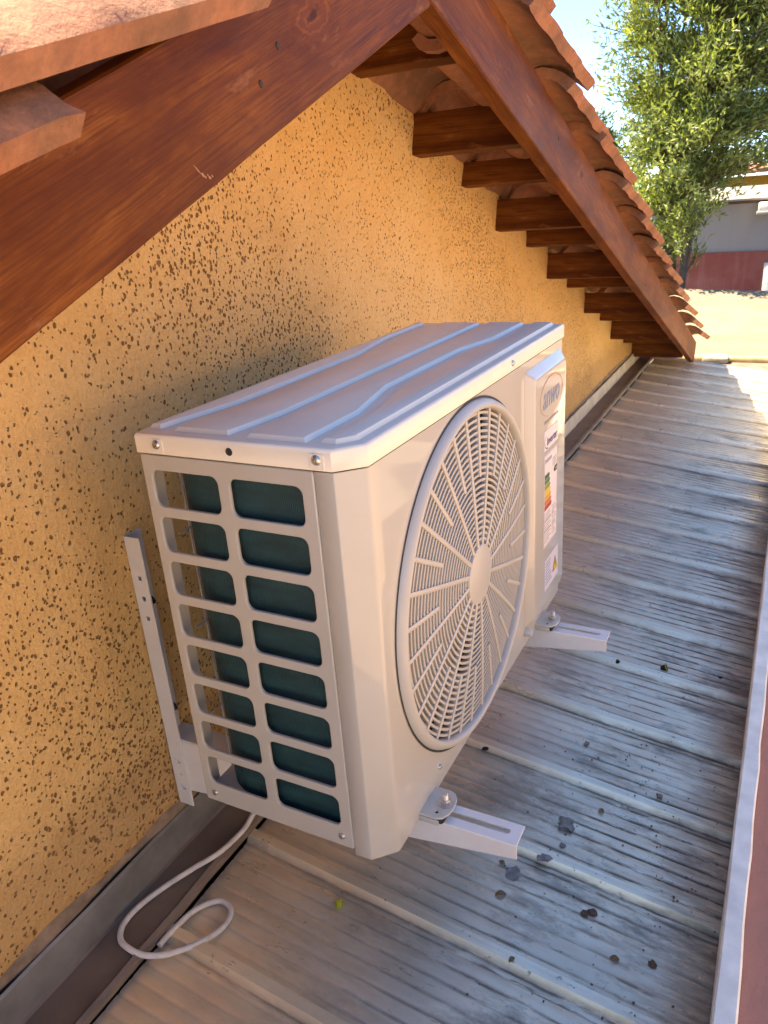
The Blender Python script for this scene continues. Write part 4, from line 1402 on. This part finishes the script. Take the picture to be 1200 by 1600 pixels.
BARK = m_plain('grey_brown_bark', (0.12, 0.09, 0.065), 0.9, 0, 0.4, 20, bump=0.6)
def tree(name, base, label, height, crown_lo, rad_fn, n_limb, n_twig, leaves, leaf_l, leaf_w, c1, c2, seed):
    R = random.Random(seed)
    root = empty(name, base)
    tag(root, label, 'tree', 'trees beyond the roofs')
    bm = bmesh.new()
    stems = []
    for s_ in range(n_limb):
        a = 2 * math.pi * s_ / n_limb + R.uniform(-0.4, 0.4)
        lean = R.uniform(0.05, 0.35) if s_ else 0.05
        top = height * R.uniform(0.72, 1.0)
        pts, rad = [], []
        N = 12
        for i in range(N + 1):
            u = i / N
            z = top * u
            spread = lean * rad_fn(min(z / height, 1)) * min(1, max(0, (z - crown_lo * 0.55) / (height * 0.4)))
            pts.append(Vector((math.cos(a) * (0.03 + spread) + R.uniform(-0.03, 0.03), math.sin(a) * (0.03 + spread) + R.uniform(-0.03, 0.03), z)))
            rad.append(0.045 * (1 - u) ** 0.8 + 0.007)
        add_tube(bm, pts, rad, 7)
        stems.append(pts)
    twigs = []
    for _ in range(n_twig):
        # end point spread through the crown, denser towards the outside
        u = R.random() ** 0.9
        z = crown_lo + (height - crown_lo) * u
        rr = rad_fn(z / height) * (R.random() ** 0.45)
        a = R.uniform(0, 2 * math.pi)
        if name == 'leafy_tree' and z < 4.1 and rr * math.cos(a) > 0.10 + 0.65 * (z - 3.05) * R.random(): continue
        if name == 'leafy_tree' and z < 3.6 and R.random() < 0.35: continue
        lump = 1 + 0.20 * math.sin(3 * a + z * 2.1 + seed) + 0.14 * math.sin(5 * a - z * 3.3)
        end = Vector((rr * lump * math.cos(a) + (0.30 * min(1, max(0, z - 3.6)) if name == 'leafy_tree' else 0), rr * lump * math.sin(a), z))
        st = min((p for s_ in stems for p in s_), key=lambda p: (Vector((p.x - end.x, p.y - end.y, (p.z + 0.3 - end.z) * 1.2))).length)
        mid = (st + end) / 2 + Vector((R.uniform(-0.06, 0.06), R.uniform(-0.06, 0.06), R.uniform(0.0, 0.12)))
        twigs.append((st, mid, end))
    for i, (st, mid, end) in enumerate(twigs):
        if i % 2 == 0: add_tube(bm, [st, mid, end], [0.011, 0.007, 0.003], 4)
    trunk = bm_obj('trunk', bm, BARK, root, 60)
    V, F = [], []
    per = max(1, leaves // n_twig)
    for st, mid, end in twigs:
        d = (end - mid)
        if d.length < 1e-3: d = Vector((0, 0, 0.1))
        dn = d.normalized()
        for _ in range(per):
            u = R.uniform(-0.25, 1.12)
            p = mid + d * u + Vector((R.gauss(0, 0.045), R.gauss(0, 0.045), R.gauss(0, 0.05)))
            ld = (dn * R.uniform(0.2, 1.0) + Vector((R.gauss(0, 0.55), R.gauss(0, 0.55), R.gauss(0.25, 0.5)))).normalized()
            sdv = ld.cross(Vector((R.gauss(0, 1), R.gauss(0, 1), R.gauss(0, 1))))
            if sdv.length < 1e-3: continue
            sdv.normalize()
            l, w = leaf_l * R.uniform(0.65, 1.25), leaf_w * R.uniform(0.7, 1.2)
            nrm = ld.cross(sdv) * (w * 0.25)
            b0 = len(V)
            V += [tuple(p), tuple(p + ld * l * 0.45 + sdv * w * 0.5 + nrm), tuple(p + ld * l), tuple(p + ld * l * 0.45 - sdv * w * 0.5 + nrm)]
            F += [(b0, b0 + 1, b0 + 2), (b0, b0 + 2, b0 + 3)]
    cro = py_obj('crown', V, F, m_leaf(name + '_leaf', c1, c2), root, 0)
    return root
tree('leafy_tree', (-0.56, 9.35, GZ), 'tall leafy green tree with narrow leaves standing behind the cream roof', 7.6, 3.05,
     lambda u: 1.24 * math.sin(math.pi * min(1, max(0.0, (u - 0.28) / 0.72) * 0.80 + 0.14)) ** 0.7, 5, 2600, 98000, 0.085, 0.024, (0.06, 0.095, 0.022), (0.26, 0.31, 0.085), 4)
tree('round_tree', (-3.1, 15.5, GZ - 0.75), 'darker tree partly hidden behind the tile verge and the leafy tree', 5.9, 2.2,
     lambda u: 1.5 * math.sin(math.pi * min(1, max(0.0, (u - 0.3) / 0.7) * 0.85 + 0.12)) ** 0.7, 5, 320, 9000, 0.13, 0.04, (0.02, 0.05, 0.012), (0.09, 0.15, 0.03), 8)
